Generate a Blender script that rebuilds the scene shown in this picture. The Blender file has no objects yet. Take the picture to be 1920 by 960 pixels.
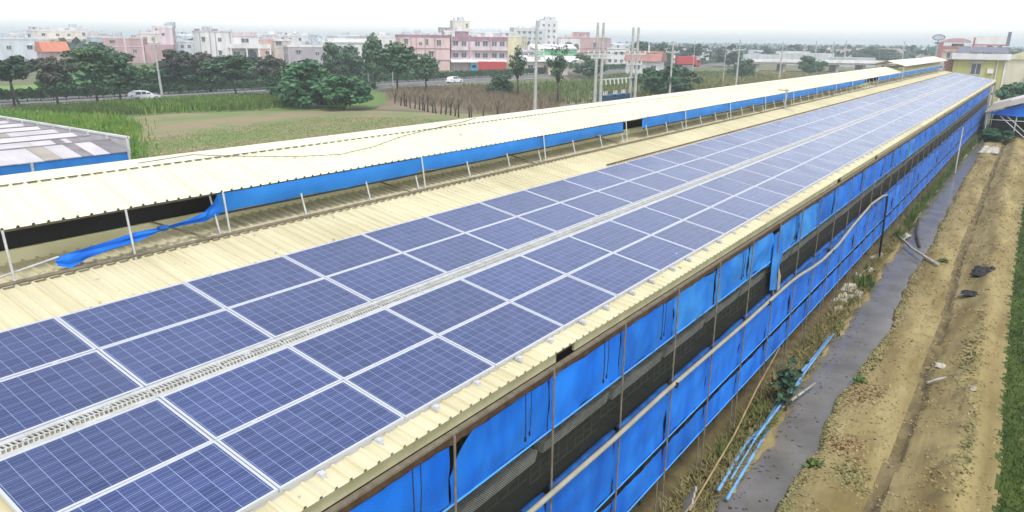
import bpy, bmesh, math, random
import numpy as np
from mathutils import Matrix, Vector, noise
random.seed(7); rng = np.random.default_rng(7)
S = bpy.context.scene
COL = S.collection
# ------------------------------------------------------------------ camera
cam = bpy.data.cameras.new('camera'); cam_o = bpy.data.objects.new('camera', cam); COL.objects.link(cam_o)
YAW, PITCH, ROLL = -0.6178, 0.2898, 0.012
F = Vector((math.sin(YAW)*math.cos(PITCH), math.cos(YAW)*math.cos(PITCH), -math.sin(PITCH)))
R0 = Vector((math.cos(YAW), -math.sin(YAW), 0)); U0 = R0.cross(F)
R = R0*math.cos(ROLL) + U0*math.sin(ROLL); U = -R0*math.sin(ROLL) + U0*math.cos(ROLL)
M = Matrix((R, U, -F)).transposed().to_4x4(); M.translation = (9.2715, -1.8204, 9.289)
cam_o.matrix_world = M
cam.sensor_width = 36; cam.lens = 1360.2*36/1920; cam.clip_end = 30000; cam.clip_start = 0.1
S.camera = cam_o
# ------------------------------------------------------------------ sky and sun (bright overcast)
SUN_EL, SUN_AZ = math.radians(60), math.radians(135)      # azimuth clockwise from +Y
w = bpy.data.worlds.new('World'); S.world = w; w.use_nodes = True
nt = w.node_tree; bg = nt.nodes['Background']
sky = nt.nodes.new('ShaderNodeTexSky'); sky.sky_type = 'NISHITA'; sky.sun_disc = False
sky.sun_elevation = SUN_EL; sky.sun_rotation = SUN_AZ; sky.dust_density = 1.0; sky.air_density = 1.0; sky.ozone_density = 1.0
hs = nt.nodes.new('ShaderNodeHueSaturation'); hs.inputs['Saturation'].default_value = 0.3
nt.links.new(sky.outputs[0], hs.inputs['Color']); nt.links.new(hs.outputs[0], bg.inputs['Color'])
bg.inputs['Strength'].default_value = 0.15
sl = bpy.data.lights.new('sun', 'SUN'); sl.energy = 1.2; sl.angle = math.radians(14); sl.color = (1, 0.96, 0.89)
sun = bpy.data.objects.new('sun', sl); COL.objects.link(sun)
sd = Vector((math.sin(SUN_AZ)*math.cos(SUN_EL), math.cos(SUN_AZ)*math.cos(SUN_EL), math.sin(SUN_EL)))
sun.rotation_euler = sd.to_track_quat('Z', 'Y').to_euler()
S.view_settings.view_transform = 'Standard'; S.view_settings.look = 'None'; S.view_settings.gamma = 1
S.cycles.volume_bounces = 2
S.view_settings.exposure = 0.9
# ------------------------------------------------------------------ materials
def mat(name, c, c2=None, scale=1.0, rough=.8, bump=0.0, bscale=None, metal=0, spec=.4, contrast=(.35,.65), rnd=0.0, detail=4, stretch=None):
    m = bpy.data.materials.new(name); m.use_nodes = True; t = m.node_tree; b = t.nodes['Principled BSDF']
    b.inputs['Roughness'].default_value = rough; b.inputs['Metallic'].default_value = metal
    b.inputs['Specular IOR Level'].default_value = spec
    b.inputs['Base Color'].default_value = (*c, 1)
    out = None
    if c2 or bump:
        g = t.nodes.new('ShaderNodeNewGeometry'); src = g.outputs['Position']
        if stretch:
            mp = t.nodes.new('ShaderNodeMapping'); mp.inputs['Scale'].default_value = stretch
            t.links.new(src, mp.inputs['Vector']); src = mp.outputs[0]
    if c2:
        n = t.nodes.new('ShaderNodeTexNoise'); n.inputs['Scale'].default_value = scale; n.inputs['Detail'].default_value = detail
        t.links.new(src, n.inputs['Vector'])
        r = t.nodes.new('ShaderNodeValToRGB'); r.color_ramp.elements[0].position = contrast[0]; r.color_ramp.elements[1].position = contrast[1]
        r.color_ramp.elements[0].color = (*c, 1); r.color_ramp.elements[1].color = (*c2, 1)
        t.links.new(n.outputs['Fac'], r.inputs['Fac']); out = r.outputs['Color']
    if rnd:
        oi = t.nodes.new('ShaderNodeObjectInfo'); h = t.nodes.new('ShaderNodeHueSaturation')
        mr = t.nodes.new('ShaderNodeMapRange'); mr.inputs['To Min'].default_value = 1-rnd; mr.inputs['To Max'].default_value = 1+rnd
        t.links.new(oi.outputs['Random'], mr.inputs['Value']); t.links.new(mr.outputs[0], h.inputs['Value'])
        if out: t.links.new(out, h.inputs['Color'])
        else: h.inputs['Color'].default_value = (*c, 1)
        out = h.outputs['Color']
    if out: t.links.new(out, b.inputs['Base Color'])
    if bump:
        n2 = t.nodes.new('ShaderNodeTexNoise'); n2.inputs['Scale'].default_value = bscale or scale*3; n2.inputs['Detail'].default_value = 5
        t.links.new(src, n2.inputs['Vector'])
        bp = t.nodes.new('ShaderNodeBump'); bp.inputs['Strength'].default_value = bump; bp.inputs['Distance'].default_value = .05
        t.links.new(n2.outputs['Fac'], bp.inputs['Height']); t.links.new(bp.outputs[0], b.inputs['Normal'])
    return m
MT = {}
def K(key, *a, **k): MT[key] = mat(key, *a, **k); return MT[key]
K('cream_trim', (.55,.51,.31), (.44,.40,.23), 2.5, .6)
K('rust', (.10,.055,.03), (.17,.10,.055), 6, .9, bump=.4)
K('steel_brown', (.22,.19,.145), (.15,.125,.09), 9, .7)
K('galv', (.62,.63,.62), (.5,.5,.48), 7, .5, metal=.3)
K('alu', (.60,.62,.68), None, rough=.4, metal=.25)
K('tarp', (.002,.125,.62), (.012,.20,.76), 1.0, .5, bump=.6, bscale=1.6, rnd=.14, spec=.35, stretch=(1,2.2,.8), detail=6)
K('tarp_old', (.006,.165,.64), (.04,.27,.70), 1.4, .55, bump=.3, bscale=4, rnd=.08)
K('tarp_hem', (.07,.34,.82), None, rough=.5)
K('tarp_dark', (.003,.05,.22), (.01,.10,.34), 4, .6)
K('tarp_mon', (.012,.16,.50), (.02,.21,.60), 1.5, .55, bump=.2, bscale=4, rnd=.08)
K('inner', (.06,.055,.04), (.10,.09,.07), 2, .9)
K('feeder', (.55,.55,.52), (.40,.39,.35), 5, .7)
K('cage', (.13,.12,.10), (.08,.075,.06), 6, .8)
K('upstand', (.80,.74,.46), (.72,.66,.38), 1.5, .6)
K('thicket', (.05,.14,.055), (.11,.22,.08), .5, .8)
K('hose', (.38,.36,.29), (.31,.29,.22), 3, .6)
K('grating_shade', (.06,.065,.06), None, rough=.8)  # dark tone for the shade under the walkway grating
K('black', (.02,.02,.02), None, rough=.7)
K('concrete', (.42,.40,.36), (.33,.31,.28), 2, .85, bump=.2)
K('pole', (.46,.46,.44), (.36,.36,.34), 1.5, .8)
K('asphalt', (.16,.16,.17), (.12,.12,.125), .6, .9)
K('white_paint', (.8,.8,.8), None, rough=.6)
K('car_white', (.80,.81,.82), None, rough=.25, spec=.6)
K('car_glass', (.02,.025,.03), None, rough=.08, spec=.8)
K('tyre', (.02,.02,.02), None, rough=.9)
K('truck_red', (.50,.05,.05), (.42,.04,.04), 2, .5)
K('truck_blue', (.05,.25,.35), None, rough=.4)
K('bark', (.09,.075,.06), (.05,.042,.035), 5, .9)
K('leaf_green', (.05,.115,.04), (.12,.20,.07), .9, .6, rnd=.22, contrast=(.3,.7))
K('leaf_dark', (.03,.075,.04), (.07,.135,.06), 1.0, .6, rnd=.2, contrast=(.3,.7))
K('leaf_bush', (.025,.09,.04), (.065,.16,.065), .7, .6, rnd=.15, contrast=(.3,.7))
K('leaf_purple', (.04,.075,.042), (.10,.085,.07), .8, .6, rnd=.2, contrast=(.35,.65))
K('leaf_far', (.03,.07,.06), (.06,.10,.07), .15, .8)
K('hedge', (.025,.065,.03), (.05,.10,.04), 1.5, .8)
K('grass_bright', (.11,.25,.03), (.22,.31,.05), .35, .7, contrast=(.4,.65))
K('grass_dry', (.30,.25,.11), (.20,.19,.07), .8, .8)
K('straw', (.34,.27,.125), (.24,.19,.08), 2, .9)
K('weed', (.06,.13,.025), (.13,.17,.04), 1.2, .75)
K('brush', (.30,.235,.165), (.21,.165,.11), .5, .9)
K('soil_bank', (.185,.138,.05), (.35,.28,.125), 1.3, .95, bump=.5, bscale=7, contrast=(.34,.68), detail=11, stretch=(1,.16,1))
K('soil_dark', (.12,.095,.045), (.20,.16,.075), 2.2, .95, bump=.8, bscale=9, detail=8)
K('green_strip', (.03,.058,.006), (.07,.105,.016), 2.5, .9, bump=.6, bscale=12, stretch=(1,.25,1), detail=6)
K('land', (.10,.13,.045), (.20,.17,.10), .05, .95, detail=9, contrast=(.38,.62))
K('field_soil', (.27,.22,.13), (.17,.22,.075), .16, .95, bump=.5, bscale=1.5, detail=10, contrast=(.44,.60))
K('bare_soil', (.25,.19,.14), (.18,.15,.09), .12, .95, detail=8)
K('foam', (.52,.49,.42), (.33,.29,.21), 3, .8, bump=.4, bscale=9)
K('plank', (.42,.40,.36), (.30,.28,.25), 3, .8)
K('bamboo', (.36,.26,.12), (.26,.18,.08), 4, .7)
K('pvc', (.11,.28,.50), (.18,.36,.58), 3, .45)
K('shed_white', (.62,.59,.61), (.52,.49,.51), .7, .6, rnd=.10)
K('shed_grey', (.27,.25,.26), (.20,.18,.19), 1.2, .7, rnd=.15)
K('shed_tan', (.40,.36,.31), (.32,.28,.24), 1.0, .7, rnd=.1)
K('tile_orange', (.58,.22,.13), (.46,.16,.10), 1.5, .7)
K('glass_dark', (.10,.11,.125), None, rough=.15, spec=.6)
K('tank', (.55,.57,.60), None, rough=.35, metal=.6)
K('xfmr', (.035,.10,.17), None, rough=.5)
K('ceramic', (.75,.75,.73), None, rough=.3)
K('green_sheet', (.20,.50,.28), None, rough=.6)
K('sign_blue', (.16,.17,.22), None, rough=.5)
K('sign_red', (.42,.15,.14), None, rough=.5)
WALLC = dict(paleblue=(.62,.68,.74), cream=(.76,.70,.60), white=(.76,.74,.74), brick=(.50,.33,.34), pinkgrey=(.66,.55,.58), greyblue=(.48,.55,.60),
    salmon=(.76,.50,.42), purple=(.42,.38,.42), pink=(.70,.52,.50), yellow=(.74,.66,.44), grey=(.62,.63,.63), brickred=(.55,.36,.36), olive=(.52,.50,.20), beige=(.70,.64,.50), brown=(.26,.14,.11), tan=(.62,.52,.46), redroof=(.40,.20,.17), mauve=(.36,.20,.25))
for k, c in WALLC.items(): K('w_'+k, c, tuple(v*.76 for v in c), .6, .85, stretch=(1,1,.25), detail=7)

K('field_green', (.16,.24,.065), (.23,.27,.09), .6, .9)
def roof_material(name, c, dirt, amt):
    m = mat(name, c, None, rough=.48, rnd=.03); t = m.node_tree; b = t.nodes['Principled BSDF']; src = b.inputs['Base Color'].links[0].from_socket
    g = t.nodes.new('ShaderNodeNewGeometry')
    def noi(scale, st, lo, hi, detail=5):
        mp = t.nodes.new('ShaderNodeMapping'); mp.inputs['Scale'].default_value = st; t.links.new(g.outputs['Position'], mp.inputs['Vector'])
        n = t.nodes.new('ShaderNodeTexNoise'); n.inputs['Scale'].default_value = scale; n.inputs['Detail'].default_value = detail; t.links.new(mp.outputs[0], n.inputs['Vector'])
        r = t.nodes.new('ShaderNodeMapRange'); r.inputs['From Min'].default_value = lo; r.inputs['From Max'].default_value = hi; t.links.new(n.outputs['Fac'], r.inputs['Value']); return r.outputs[0]
    f1 = _math(t, 'MULTIPLY', noi(1.0, (.5,7,.5), .42, .80), amt)            # rain streaks down the slope
    f2 = _math(t, 'MULTIPLY', noi(.5, (1,.5,1), .5, .85, 8), amt*1.2)        # broad grime
    f3 = _math(t, 'MULTIPLY', noi(7., (1,1,1), .70, .76, 2), .55)            # specks
    for f, col in ((f1, dirt), (f2, dirt), (f3, (.16,.12,.06))):
        mx = t.nodes.new('ShaderNodeMix'); mx.data_type = 'RGBA'; t.links.new(f, mx.inputs['Factor']); t.links.new(src, mx.inputs['A']); mx.inputs['B'].default_value = (*col, 1); src = mx.outputs['Result']
    t.links.new(src, b.inputs['Base Color']); return m
def pv_material():
    m = bpy.data.materials.new('solar_cells'); m.use_nodes = True; t = m.node_tree; b = t.nodes['Principled BSDF']
    N = lambda op, a, bb=None: _math(t, op, a, bb)
    tc = t.nodes.new('ShaderNodeTexCoord'); sp = t.nodes.new('ShaderNodeSeparateXYZ'); t.links.new(tc.outputs['Object'], sp.inputs[0])
    x = N('SUBTRACT', sp.outputs[0], .027); y = N('SUBTRACT', sp.outputs[1], .045)
    cx = N('DIVIDE', x, .156); cy = N('DIVIDE', y, .156)
    def line(v, half):                                        # 1 near integer values of v
        f = N('ABSOLUTE', N('SUBTRACT', N('FRACT', N('ADD', v, .5)), .5)); return N('LESS_THAN', f, half)
    gy = line(cy, .017); gx = line(cx, .013)
    bus = line(N('ADD', N('MULTIPLY', cx, 3), .5), .026)
    lines = N('MAXIMUM', N('MAXIMUM', gy, N('MULTIPLY', gx, .9)), N('MULTIPLY', bus, .62))
    cmb = t.nodes.new('ShaderNodeCombineXYZ'); t.links.new(N('FLOOR', cx), cmb.inputs[0]); t.links.new(N('FLOOR', cy), cmb.inputs[1])
    oi = t.nodes.new('ShaderNodeObjectInfo'); t.links.new(N('MULTIPLY', oi.outputs['Random'], 97), cmb.inputs[2])
    wn = t.nodes.new('ShaderNodeTexWhiteNoise'); t.links.new(cmb.outputs[0], wn.inputs['Vector'])
    r = t.nodes.new('ShaderNodeValToRGB'); r.color_ramp.elements[0].color = (.017,.037,.135,1); r.color_ramp.elements[1].color = (.034,.056,.18,1)
    t.links.new(wn.outputs['Value'], r.inputs['Fac'])
    mx = t.nodes.new('ShaderNodeMix'); mx.data_type = 'RGBA'; t.links.new(lines, mx.inputs['Factor'])
    t.links.new(r.outputs[0], mx.inputs['A']); mx.inputs['B'].default_value = (.24,.32,.52,1)
    h = t.nodes.new('ShaderNodeHueSaturation'); t.links.new(mx.outputs['Result'], h.inputs['Color'])
    t.links.new(N('ADD', N('MULTIPLY', oi.outputs['Random'], .22), .89), h.inputs['Value'])
    # dust film
    g = t.nodes.new('ShaderNodeNewGeometry'); n = t.nodes.new('ShaderNodeTexNoise'); n.inputs['Scale'].default_value = 1.1; n.inputs['Detail'].default_value = 6
    t.links.new(g.outputs['Position'], n.inputs['Vector'])
    d = t.nodes.new('ShaderNodeMix'); d.data_type = 'RGBA'; t.links.new(N('MULTIPLY', n.outputs['Fac'], .06), d.inputs['Factor'])
    t.links.new(h.outputs[0], d.inputs['A']); d.inputs['B'].default_value = (.5,.48,.5,1)
    vo = t.nodes.new('ShaderNodeTexVoronoi'); vo.inputs['Scale'].default_value = 1.15; t.links.new(g.outputs['Position'], vo.inputs['Vector'])
    dr = t.nodes.new('ShaderNodeMix'); dr.data_type = 'RGBA'; t.links.new(N('LESS_THAN', vo.outputs['Distance'], .020), dr.inputs['Factor'])
    t.links.new(d.outputs['Result'], dr.inputs['A']); dr.inputs['B'].default_value = (.75,.75,.72,1)
    t.links.new(dr.outputs['Result'], b.inputs['Base Color'])
    t.links.new(N('ADD', N('MULTIPLY', n.outputs['Fac'], .25), .12), b.inputs['Roughness'])
    b.inputs['Specular IOR Level'].default_value = .6; b.inputs['IOR'].default_value = 1.5
    b.inputs['Sheen Weight'].default_value = .20; b.inputs['Sheen Roughness'].default_value = .45; b.inputs['Sheen Tint'].default_value = (.88,.88,1,1)
    return m
def _math(t, op, a, b=None):
    n = t.nodes.new('ShaderNodeMath'); n.operation = op
    for i, v in enumerate((a, b)):
        if v is None: continue
        if isinstance(v, (int, float)): n.inputs[i].default_value = v
        else: t.links.new(v, n.inputs[i])
    return n.outputs[0]
MT['pv'] = pv_material()
MT['cream_roof'] = roof_material('cream_roof', (.68,.63,.44), (.42,.37,.20), .55)
MT['cream_vent'] = roof_material('cream_vent', (.76,.74,.57), (.52,.48,.32), .40)
def net_material():
    m = bpy.data.materials.new('netting'); m.use_nodes = True; t = m.node_tree; b = t.nodes['Principled BSDF']
    b.inputs['Base Color'].default_value = (.035,.04,.03,1); b.inputs['Roughness'].default_value = .9
    g = t.nodes.new('ShaderNodeNewGeometry'); sp = t.nodes.new('ShaderNodeSeparateXYZ'); t.links.new(g.outputs['Position'], sp.inputs[0])
    a = _math(t, 'MULTIPLY', _math(t, 'ADD', sp.outputs[1], sp.outputs[2]), 28); c = _math(t, 'MULTIPLY', _math(t, 'SUBTRACT', sp.outputs[1], sp.outputs[2]), 28)
    k = _math(t, 'MULTIPLY', _math(t, 'GREATER_THAN', _math(t, 'FRACT', a), .27), _math(t, 'GREATER_THAN', _math(t, 'FRACT', c), .27))
    t.links.new(_math(t, 'SUBTRACT', 1.0, k), b.inputs['Alpha'])
    return m
MT['net'] = net_material()
def water_material():
    m = mat('canal_water', (.20,.185,.16), (.14,.128,.108), .9, .16, bump=.10, bscale=4, spec=.5); return m
MT['water'] = water_material()
# ------------------------------------------------------------------ mesh helpers
class MB:
    def __init__(s): s.v = []; s.f = []; s.m = []
    def add(s, vs, fs, mi=0):
        o = len(s.v); s.v += [tuple(p) for p in vs]; s.f += [tuple(i+o for i in f) for f in fs]; s.m += [mi]*len(fs); return s
    def box(s, x0, x1, y0, y1, z0, z1, mi=0):
        vs = [(x, y, z) for z in (z0, z1) for y in (y0, y1) for x in (x0, x1)]
        return s.add(vs, [(0,2,3,1),(4,5,7,6),(0,1,5,4),(2,6,7,3),(0,4,6,2),(1,3,7,5)], mi)
    def quad(s, a, b, c, d, mi=0): return s.add([a,b,c,d], [(0,1,2,3)], mi)
    def tube(s, pts, r, n=8, mi=0, cap=True):
        pts = [Vector(p) for p in pts]; rs = r if isinstance(r, (list, tuple)) else [r]*len(pts)
        vs = []; 
        for i, p in enumerate(pts):
            d = (pts[min(i+1, len(pts)-1)] - pts[max(i-1, 0)]).normalized()
            a = d.cross(Vector((0,0,1))) if abs(d.z) < .95 else d.cross(Vector((1,0,0)))
            a.normalize(); b = d.cross(a)
            for k in range(n):
                q = 2*math.pi*k/n; vs.append(p + (a*math.cos(q) + b*math.sin(q))*rs[i])
        fs = [(i*n+k, i*n+(k+1) % n, (i+1)*n+(k+1) % n, (i+1)*n+k) for i in range(len(pts)-1) for k in range(n)]
        if cap: fs += [tuple(range(n))[::-1], tuple((len(pts)-1)*n+k for k in range(n))]
        return s.add(vs, fs, mi)
    def prism(s, poly, axis, a, b, mi=0):                     # polygon in the plane across axis, extruded a..b
        def P(p, t): return {'x': (t, p[0], p[1]), 'y': (p[0], t, p[1]), 'z': (p[0], p[1], t)}[axis]
        n = len(poly); vs = [P(p, a) for p in poly] + [P(p, b) for p in poly]
        fs = [tuple(range(n)), tuple(range(n, 2*n))[::-1]] + [(i, i+n, (i+1) % n+n, (i+1) % n) for i in range(n)]
        return s.add(vs, fs, mi)
    def mesh(s, name, mats, smooth=False):
        me = bpy.data.meshes.new(name); me.from_pydata(s.v, [], s.f)
        for m in (mats if isinstance(mats, list) else [mats]): me.materials.append(MT[m] if isinstance(m, str) else m)
        me.polygons.foreach_set('material_index', s.m)
        bm = bmesh.new(); bm.from_mesh(me); bmesh.ops.recalc_face_normals(bm, faces=bm.faces); bm.to_mesh(me); bm.free()
        if smooth: me.polygons.foreach_set('use_smooth', [True]*len(me.polygons))
        me.update(); return me
    def build(s, name, mats, parent=None, smooth=False, **k): return obj(name, s.mesh(name, mats, smooth), parent, **k)
def obj(name, me, parent=None, loc=(0,0,0), rot=(0,0,0), scale=(1,1,1)):
    o = bpy.data.objects.new(name, me); COL.objects.link(o); o.parent = parent; o.location = loc; o.rotation_euler = rot; o.scale = scale; return o
def rawmesh(name, v, f, mats, smooth=False, mi=None):
    me = bpy.data.meshes.new(name); v = np.asarray(v, np.float32); f = np.asarray(f, np.int32)
    me.vertices.add(len(v)); me.vertices.foreach_set('co', v.ravel())
    k = f.shape[1]; me.loops.add(f.size); me.loops.foreach_set('vertex_index', f.ravel())
    me.polygons.add(len(f)); me.polygons.foreach_set('loop_start', np.arange(0, f.size, k, dtype=np.int32)); me.polygons.foreach_set('loop_total', np.full(len(f), k, np.int32))
    for m in (mats if isinstance(mats, list) else [mats]): me.materials.append(MT[m])
    if mi is not None: me.polygons.foreach_set('material_index', mi)
    if smooth: me.polygons.foreach_set('use_smooth', [True]*len(f))
    me.update(); me.validate(); return me
def thing(name, label, cat, loc=(0,0,0), rz=0, group=None):
    o = bpy.data.objects.new(name, None); COL.objects.link(o); o.location = loc; o.rotation_euler = (0,0,rz); o.empty_display_size = .3
    return tag(o, label, cat, group)
def tag(o, label, cat, group=None):
    o['label'] = label; o['category'] = cat
    if group: o['group'] = group
    return o
def struct(o, kind='structure'): o['kind'] = kind; return o
# ------------------------------------------------------------------ ground: one sheet, finely divided beside the barn
LB = np.array([(4.9,-12),(5.2,5),(5.24,11.9),(5.25,14.1),(5.15,16.9),(5.08,19.5),(5.04,22.8),(5.08,27.5),(4.84,33.5),(4.82,38.1),(4.62,45.3),(4.55,58),(4.6,74),(4.9,88)])
RB = np.array([(6.3,-12),(6.3,5),(6.32,12.1),(6.29,13.5),(6.37,15),(6.28,16.5),(6.17,18.2),(6.22,20.3),(6.34,22),(6.43,24.6),(6.3,27.8),(6.21,29.9),(6.16,36.7),(5.97,46.4),(5.77,56.5),(5.67,71.5),(5.3,88)])
CR = np.array([(7.8,-12),(7.89,14.3),(7.99,16.6),(7.99,18.8),(7.91,22.7),(7.87,27.5),(7.51,36.2),(7.4,50.6),(7.17,72),(7.0,90)])
CS = np.array([(9.2,-12),(9.21,13.9),(9.28,18),(9.13,21.6),(9.01,28),(8.74,39.8),(8.35,56.6),(8.0,90)])
GS = np.array([(10.1,-12),(10.0,14.7),(9.85,19.9),(9.65,30),(9.56,38.9),(9.5,48.7),(9.4,90)])
ip = lambda T, y: np.interp(y, T[:,1], T[:,0])
def sstep(a, b, x): t = np.clip((x-a)/(b-a), 0, 1); return t*t*(3-2*t)
def fbm(x, y, s, seed=0.):
    return np.array([noise.noise((a*s+seed, b*s, seed*.37)) for a, b in zip(x, y)])
def ground_h(x, y):
    x = np.asarray(x, float); y = np.asarray(y, float)
    n1 = fbm(x, y, .7, 3.1); n2 = fbm(x, y, 2.6, 9.); n3 = fbm(x, y, 7., 17.)
    l = ip(LB, y)+n1*.26+n2*.15; r = ip(RB, y)+n1*.18+n2*.11
    bed = sstep(l-.16, l+.3, x)*(1-sstep(r-.22, r+.10, x))
    z = -.46*bed + .05*sstep(r, r+.5, x)
    c = ip(CR, y)+n1*.2+n2*.06
    z += (-.16*np.exp(-((x-c)/.42)**2) - .16*np.exp(-((x-c)/.09)**2)*(n2 > -.2))*(1+.4*n1)
    z += .30*np.exp(-((x-ip(CS, y)+n1*.1)/.5)**2)*(1+.35*n2)
    amp = sstep(4.5, 5., x)*(1-.75*sstep(9.6, 10.2, x))
    z += amp*(.05*n1+.038*n2+.02*n3) + (1-bed)*.05*np.clip(fbm(x, y, 1.5, 31.), 0, 1)*sstep(3.6, 4.6, x)
    return z*sstep(3.45, 4.3, x)*(1-sstep(11.2, 12, x))*(1-sstep(88, 97, y))*sstep(-11.5, -8, y)
xs = np.concatenate([[-9000,-5000,-2500,-1200,-600,-300,-150,-80,-40,-20,-10,-4,0,2.5], np.arange(3.4, 11.01, .075), [11.3,11.6,12,14,20,40,80,200,600,1500,4000,9000]])
ya = [-12.]
while ya[-1] < 100: ya.append(ya[-1] + (.4 if ya[-1] < 6 else max(.08, (ya[-1]-4)*.0075)))
ys = np.concatenate([[-9000,-3000,-1000,-300,-100,-40,-20], ya, [105,115,140,180,260,400,700,1200,2500,5000,9000]])
X, Y = np.meshgrid(xs, ys); Z = np.zeros_like(X)
sel = (X > 3.4) & (X < 12) & (Y > -12) & (Y < 100)
Z[sel] = ground_h(X[sel], Y[sel])
nx, ny = len(xs), len(ys)
idx = np.arange(nx*ny).reshape(ny, nx)
fc = np.stack([idx[:-1,:-1], idx[:-1,1:], idx[1:,1:], idx[1:,:-1]], -1).reshape(-1, 4)
cx = (X[:-1,:-1]+X[1:,1:]).ravel()/2; cy = (Y[:-1,:-1]+Y[1:,1:]).ravel()/2
mi = np.zeros(len(fc), np.int32); near = (cy > -12) & (cy < 100)
mi[(cx > 3.4) & (cx < 14) & near] = 1
mi[(cx > 3.0) & (cx < ip(LB, cy)-.1) & near] = 2
mi[(np.abs(cx-ip(CR, cy)) < .16) & near] = 2
jit = .05*np.sin(cy*5.1)+.04*np.sin(cy*13.7)
mi[(cx > ip(GS, cy)+jit) & (cx < 60) & near] = 3
mi[(cx > ip(GS, cy)+.55+2*jit) & (cx < ip(GS, cy)+1.6+3*jit) & near] = 4
mi[(cx < 3.4) & (cx > -10) & near] = 2
MT['verge'] = mat('verge', (.15,.16,.05), (.09,.13,.03), 2, .95, bump=.5, bscale=9)
g = obj('ground', rawmesh('ground', np.stack([X, Y, Z], -1).reshape(-1, 3), fc, ['land','soil_bank','soil_dark','green_strip','verge'], True, mi)); struct(g)
# canal water
cw = MB(); yy = list(np.arange(-10, 89, 1.5))
for a, b in zip(yy[:-1], yy[1:]):
    cw.quad((ip(LB,a)-.25, a, -.16), (ip(RB,a)+.3, a, -.16), (ip(RB,b)+.3, b, -.16), (ip(LB,b)-.25, b, -.16))
struct(cw.build('canal_water', 'water'))
def sheet(name, poly, m, z=.004):
    return struct(MB().add([(x, y, z) for x, y in poly], [tuple(range(len(poly)))]).build(name, m))
sheet('crop_field', [(-77,39),(-78,48),(-74,56),(-64,67),(-52,72),(-38,78),(-11,86),(-11,4),(-24,10),(-31,24),(-45,25.5),(-58,31),(-68,37)], 'field_soil')
sheet('bare_plot', [(-64,69),(-75,82),(-72,98),(-50,112),(-44,150),(-60,230),(-14,240),(-11,90),(-38,80),(-52,74)], 'bare_soil', .006)
# roads: near and far carriageway, kerbs, edge lines
RC = [(-40,-112),(0,-106),(36,-102.5),(60,-101),(90,-100),(120,-99),(200,-101),(280,-104),(420,-108),(800,-120)]
def ribbon(name, off0, off1, m, z):
    q = MB()
    for (ya_, xa), (yb_, xb) in zip(RC[:-1], RC[1:]): q.quad((xa+off0, ya_, z), (xa+off1, ya_, z), (xb+off1, yb_, z), (xb+off0, yb_, z))
    return struct(q.build(name, m))
ribbon('road', -4.3, 4.8, 'asphalt', .008); ribbon('road', -16, -7, 'asphalt', .008)
for o_, z_ in ((4.35, .012), (-3.9, .012), (-15.5, .012), (-7.5, .012)): ribbon('edge_line', o_, o_+.15, 'white_paint', z_)
for i in range(26):
    y0 = 20+i*8; x0 = np.interp(y0+2, [a for a, b in RC], [b for a, b in RC]); MB().box(x0-.05, x0+.10, y0, y0+4, .009, .013).build('lane_dash', 'white_paint')['kind'] = 'structure'
k = MB()
for (ya_, xa), (yb_, xb) in zip(RC[:-1], RC[1:]):
    for o_ in (4.85, -4.6, -6.95):
        k.add([(xa+o_,ya_,0),(xa+o_+.25,ya_,0),(xb+o_+.25,yb_,0),(xb+o_,yb_,0),(xa+o_,ya_,.14),(xa+o_+.25,ya_,.14),(xb+o_+.25,yb_,.14),(xb+o_,yb_,.14)], [(4,5,6,7),(0,4,7,3),(1,2,6,5)])
struct(k.build('kerb', 'concrete'))
# low hill on the horizon
hp = [(-2600+i*120, 5200, 14*math.exp(-((i-9)/5)**2)+9*math.exp(-((i-20)/6)**2)) for i in range(30)]
hm = MB()
for a, b in zip(hp[:-1], hp[1:]):
    hm.quad((a[0],a[1]-300,-.5), (b[0],b[1]-300,-.5), b, a); hm.quad(a, b, (b[0],b[1]+400,-.5), (a[0],a[1]+400,-.5))
struct(hm.build('hills', 'leaf_far', smooth=True))

# ------------------------------------------------------------------ the barn
SLP = 0.1672; TS = math.tan(SLP); CS_, SN = math.cos(SLP), math.sin(SLP)
PITCHR = 0.1866
def sheet_mesh(name, L, ribs, slope, sgn=1, m='cream_roof', sag=0):
    prof = []
    for i in range(ribs):
        y = i*PITCHR; prof += [(y, 0), (y+.120, 0), (y+.130, .034), (y+.156, .034), (y+.166, 0)]
    prof.append((ribs*PITCHR, 0))
    n = len(prof); vs = []; nl = 2
    for i in range(nl):
        s = L*i/(nl-1)
        for y, z in prof: vs.append((sgn*(s*math.cos(slope)+z*math.sin(slope)), y, -s*math.sin(slope)+z*math.cos(slope)))
    q = MB().add(vs, [(i*n+j, (i+1)*n+j, (i+1)*n+j+1, i*n+j+1) for i in range(nl-1) for j in range(n-1)])
    return q.mesh(name, m)
barn = thing('livestock_barn', 'long barn with cream metal roof, raised ridge vent and blue curtain walls', 'barn')
Y0, Y1 = -4.0, 107.3
SW = PITCHR*5
main_me = sheet_mesh('roof_sheet', 6.45/CS_, 5, SLP)
MSL = math.atan2(.44, 1.27)
mon_me = sheet_mesh('vent_roof_sheet', 1.30/math.cos(MSL), 5, MSL, 1, 'cream_vent')
ns = int((Y1-Y0)/SW)
for i in range(ns):
    obj('roof_sheet', main_me, barn, (-2.0, Y0+i*SW, 5.9+TS*2.0+random.uniform(-.002,.002)))
    obj('vent_roof_sheet', mon_me, barn, (-2.65, Y0+i*SW, 7.30+random.uniform(-.004,.004)))
main_l = sheet_mesh('roof_sheet', 6.45/CS_, 50, SLP, -1); mon_l = sheet_mesh('vent_roof_sheet', 1.30/math.cos(MSL), 50, MSL, -1, 'cream_vent')
for i in range(int(ns/10)+1):
    if Y0+i*10*SW+10*SW > Y1+1.5: break
    obj('roof_sheet', main_l, barn, (-3.3, Y0+i*10*SW, 5.9+TS*2.0)); obj('vent_roof_sheet', mon_l, barn, (-2.65, Y0+i*10*SW, 7.30))
YE = Y0+ns*SW
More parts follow.
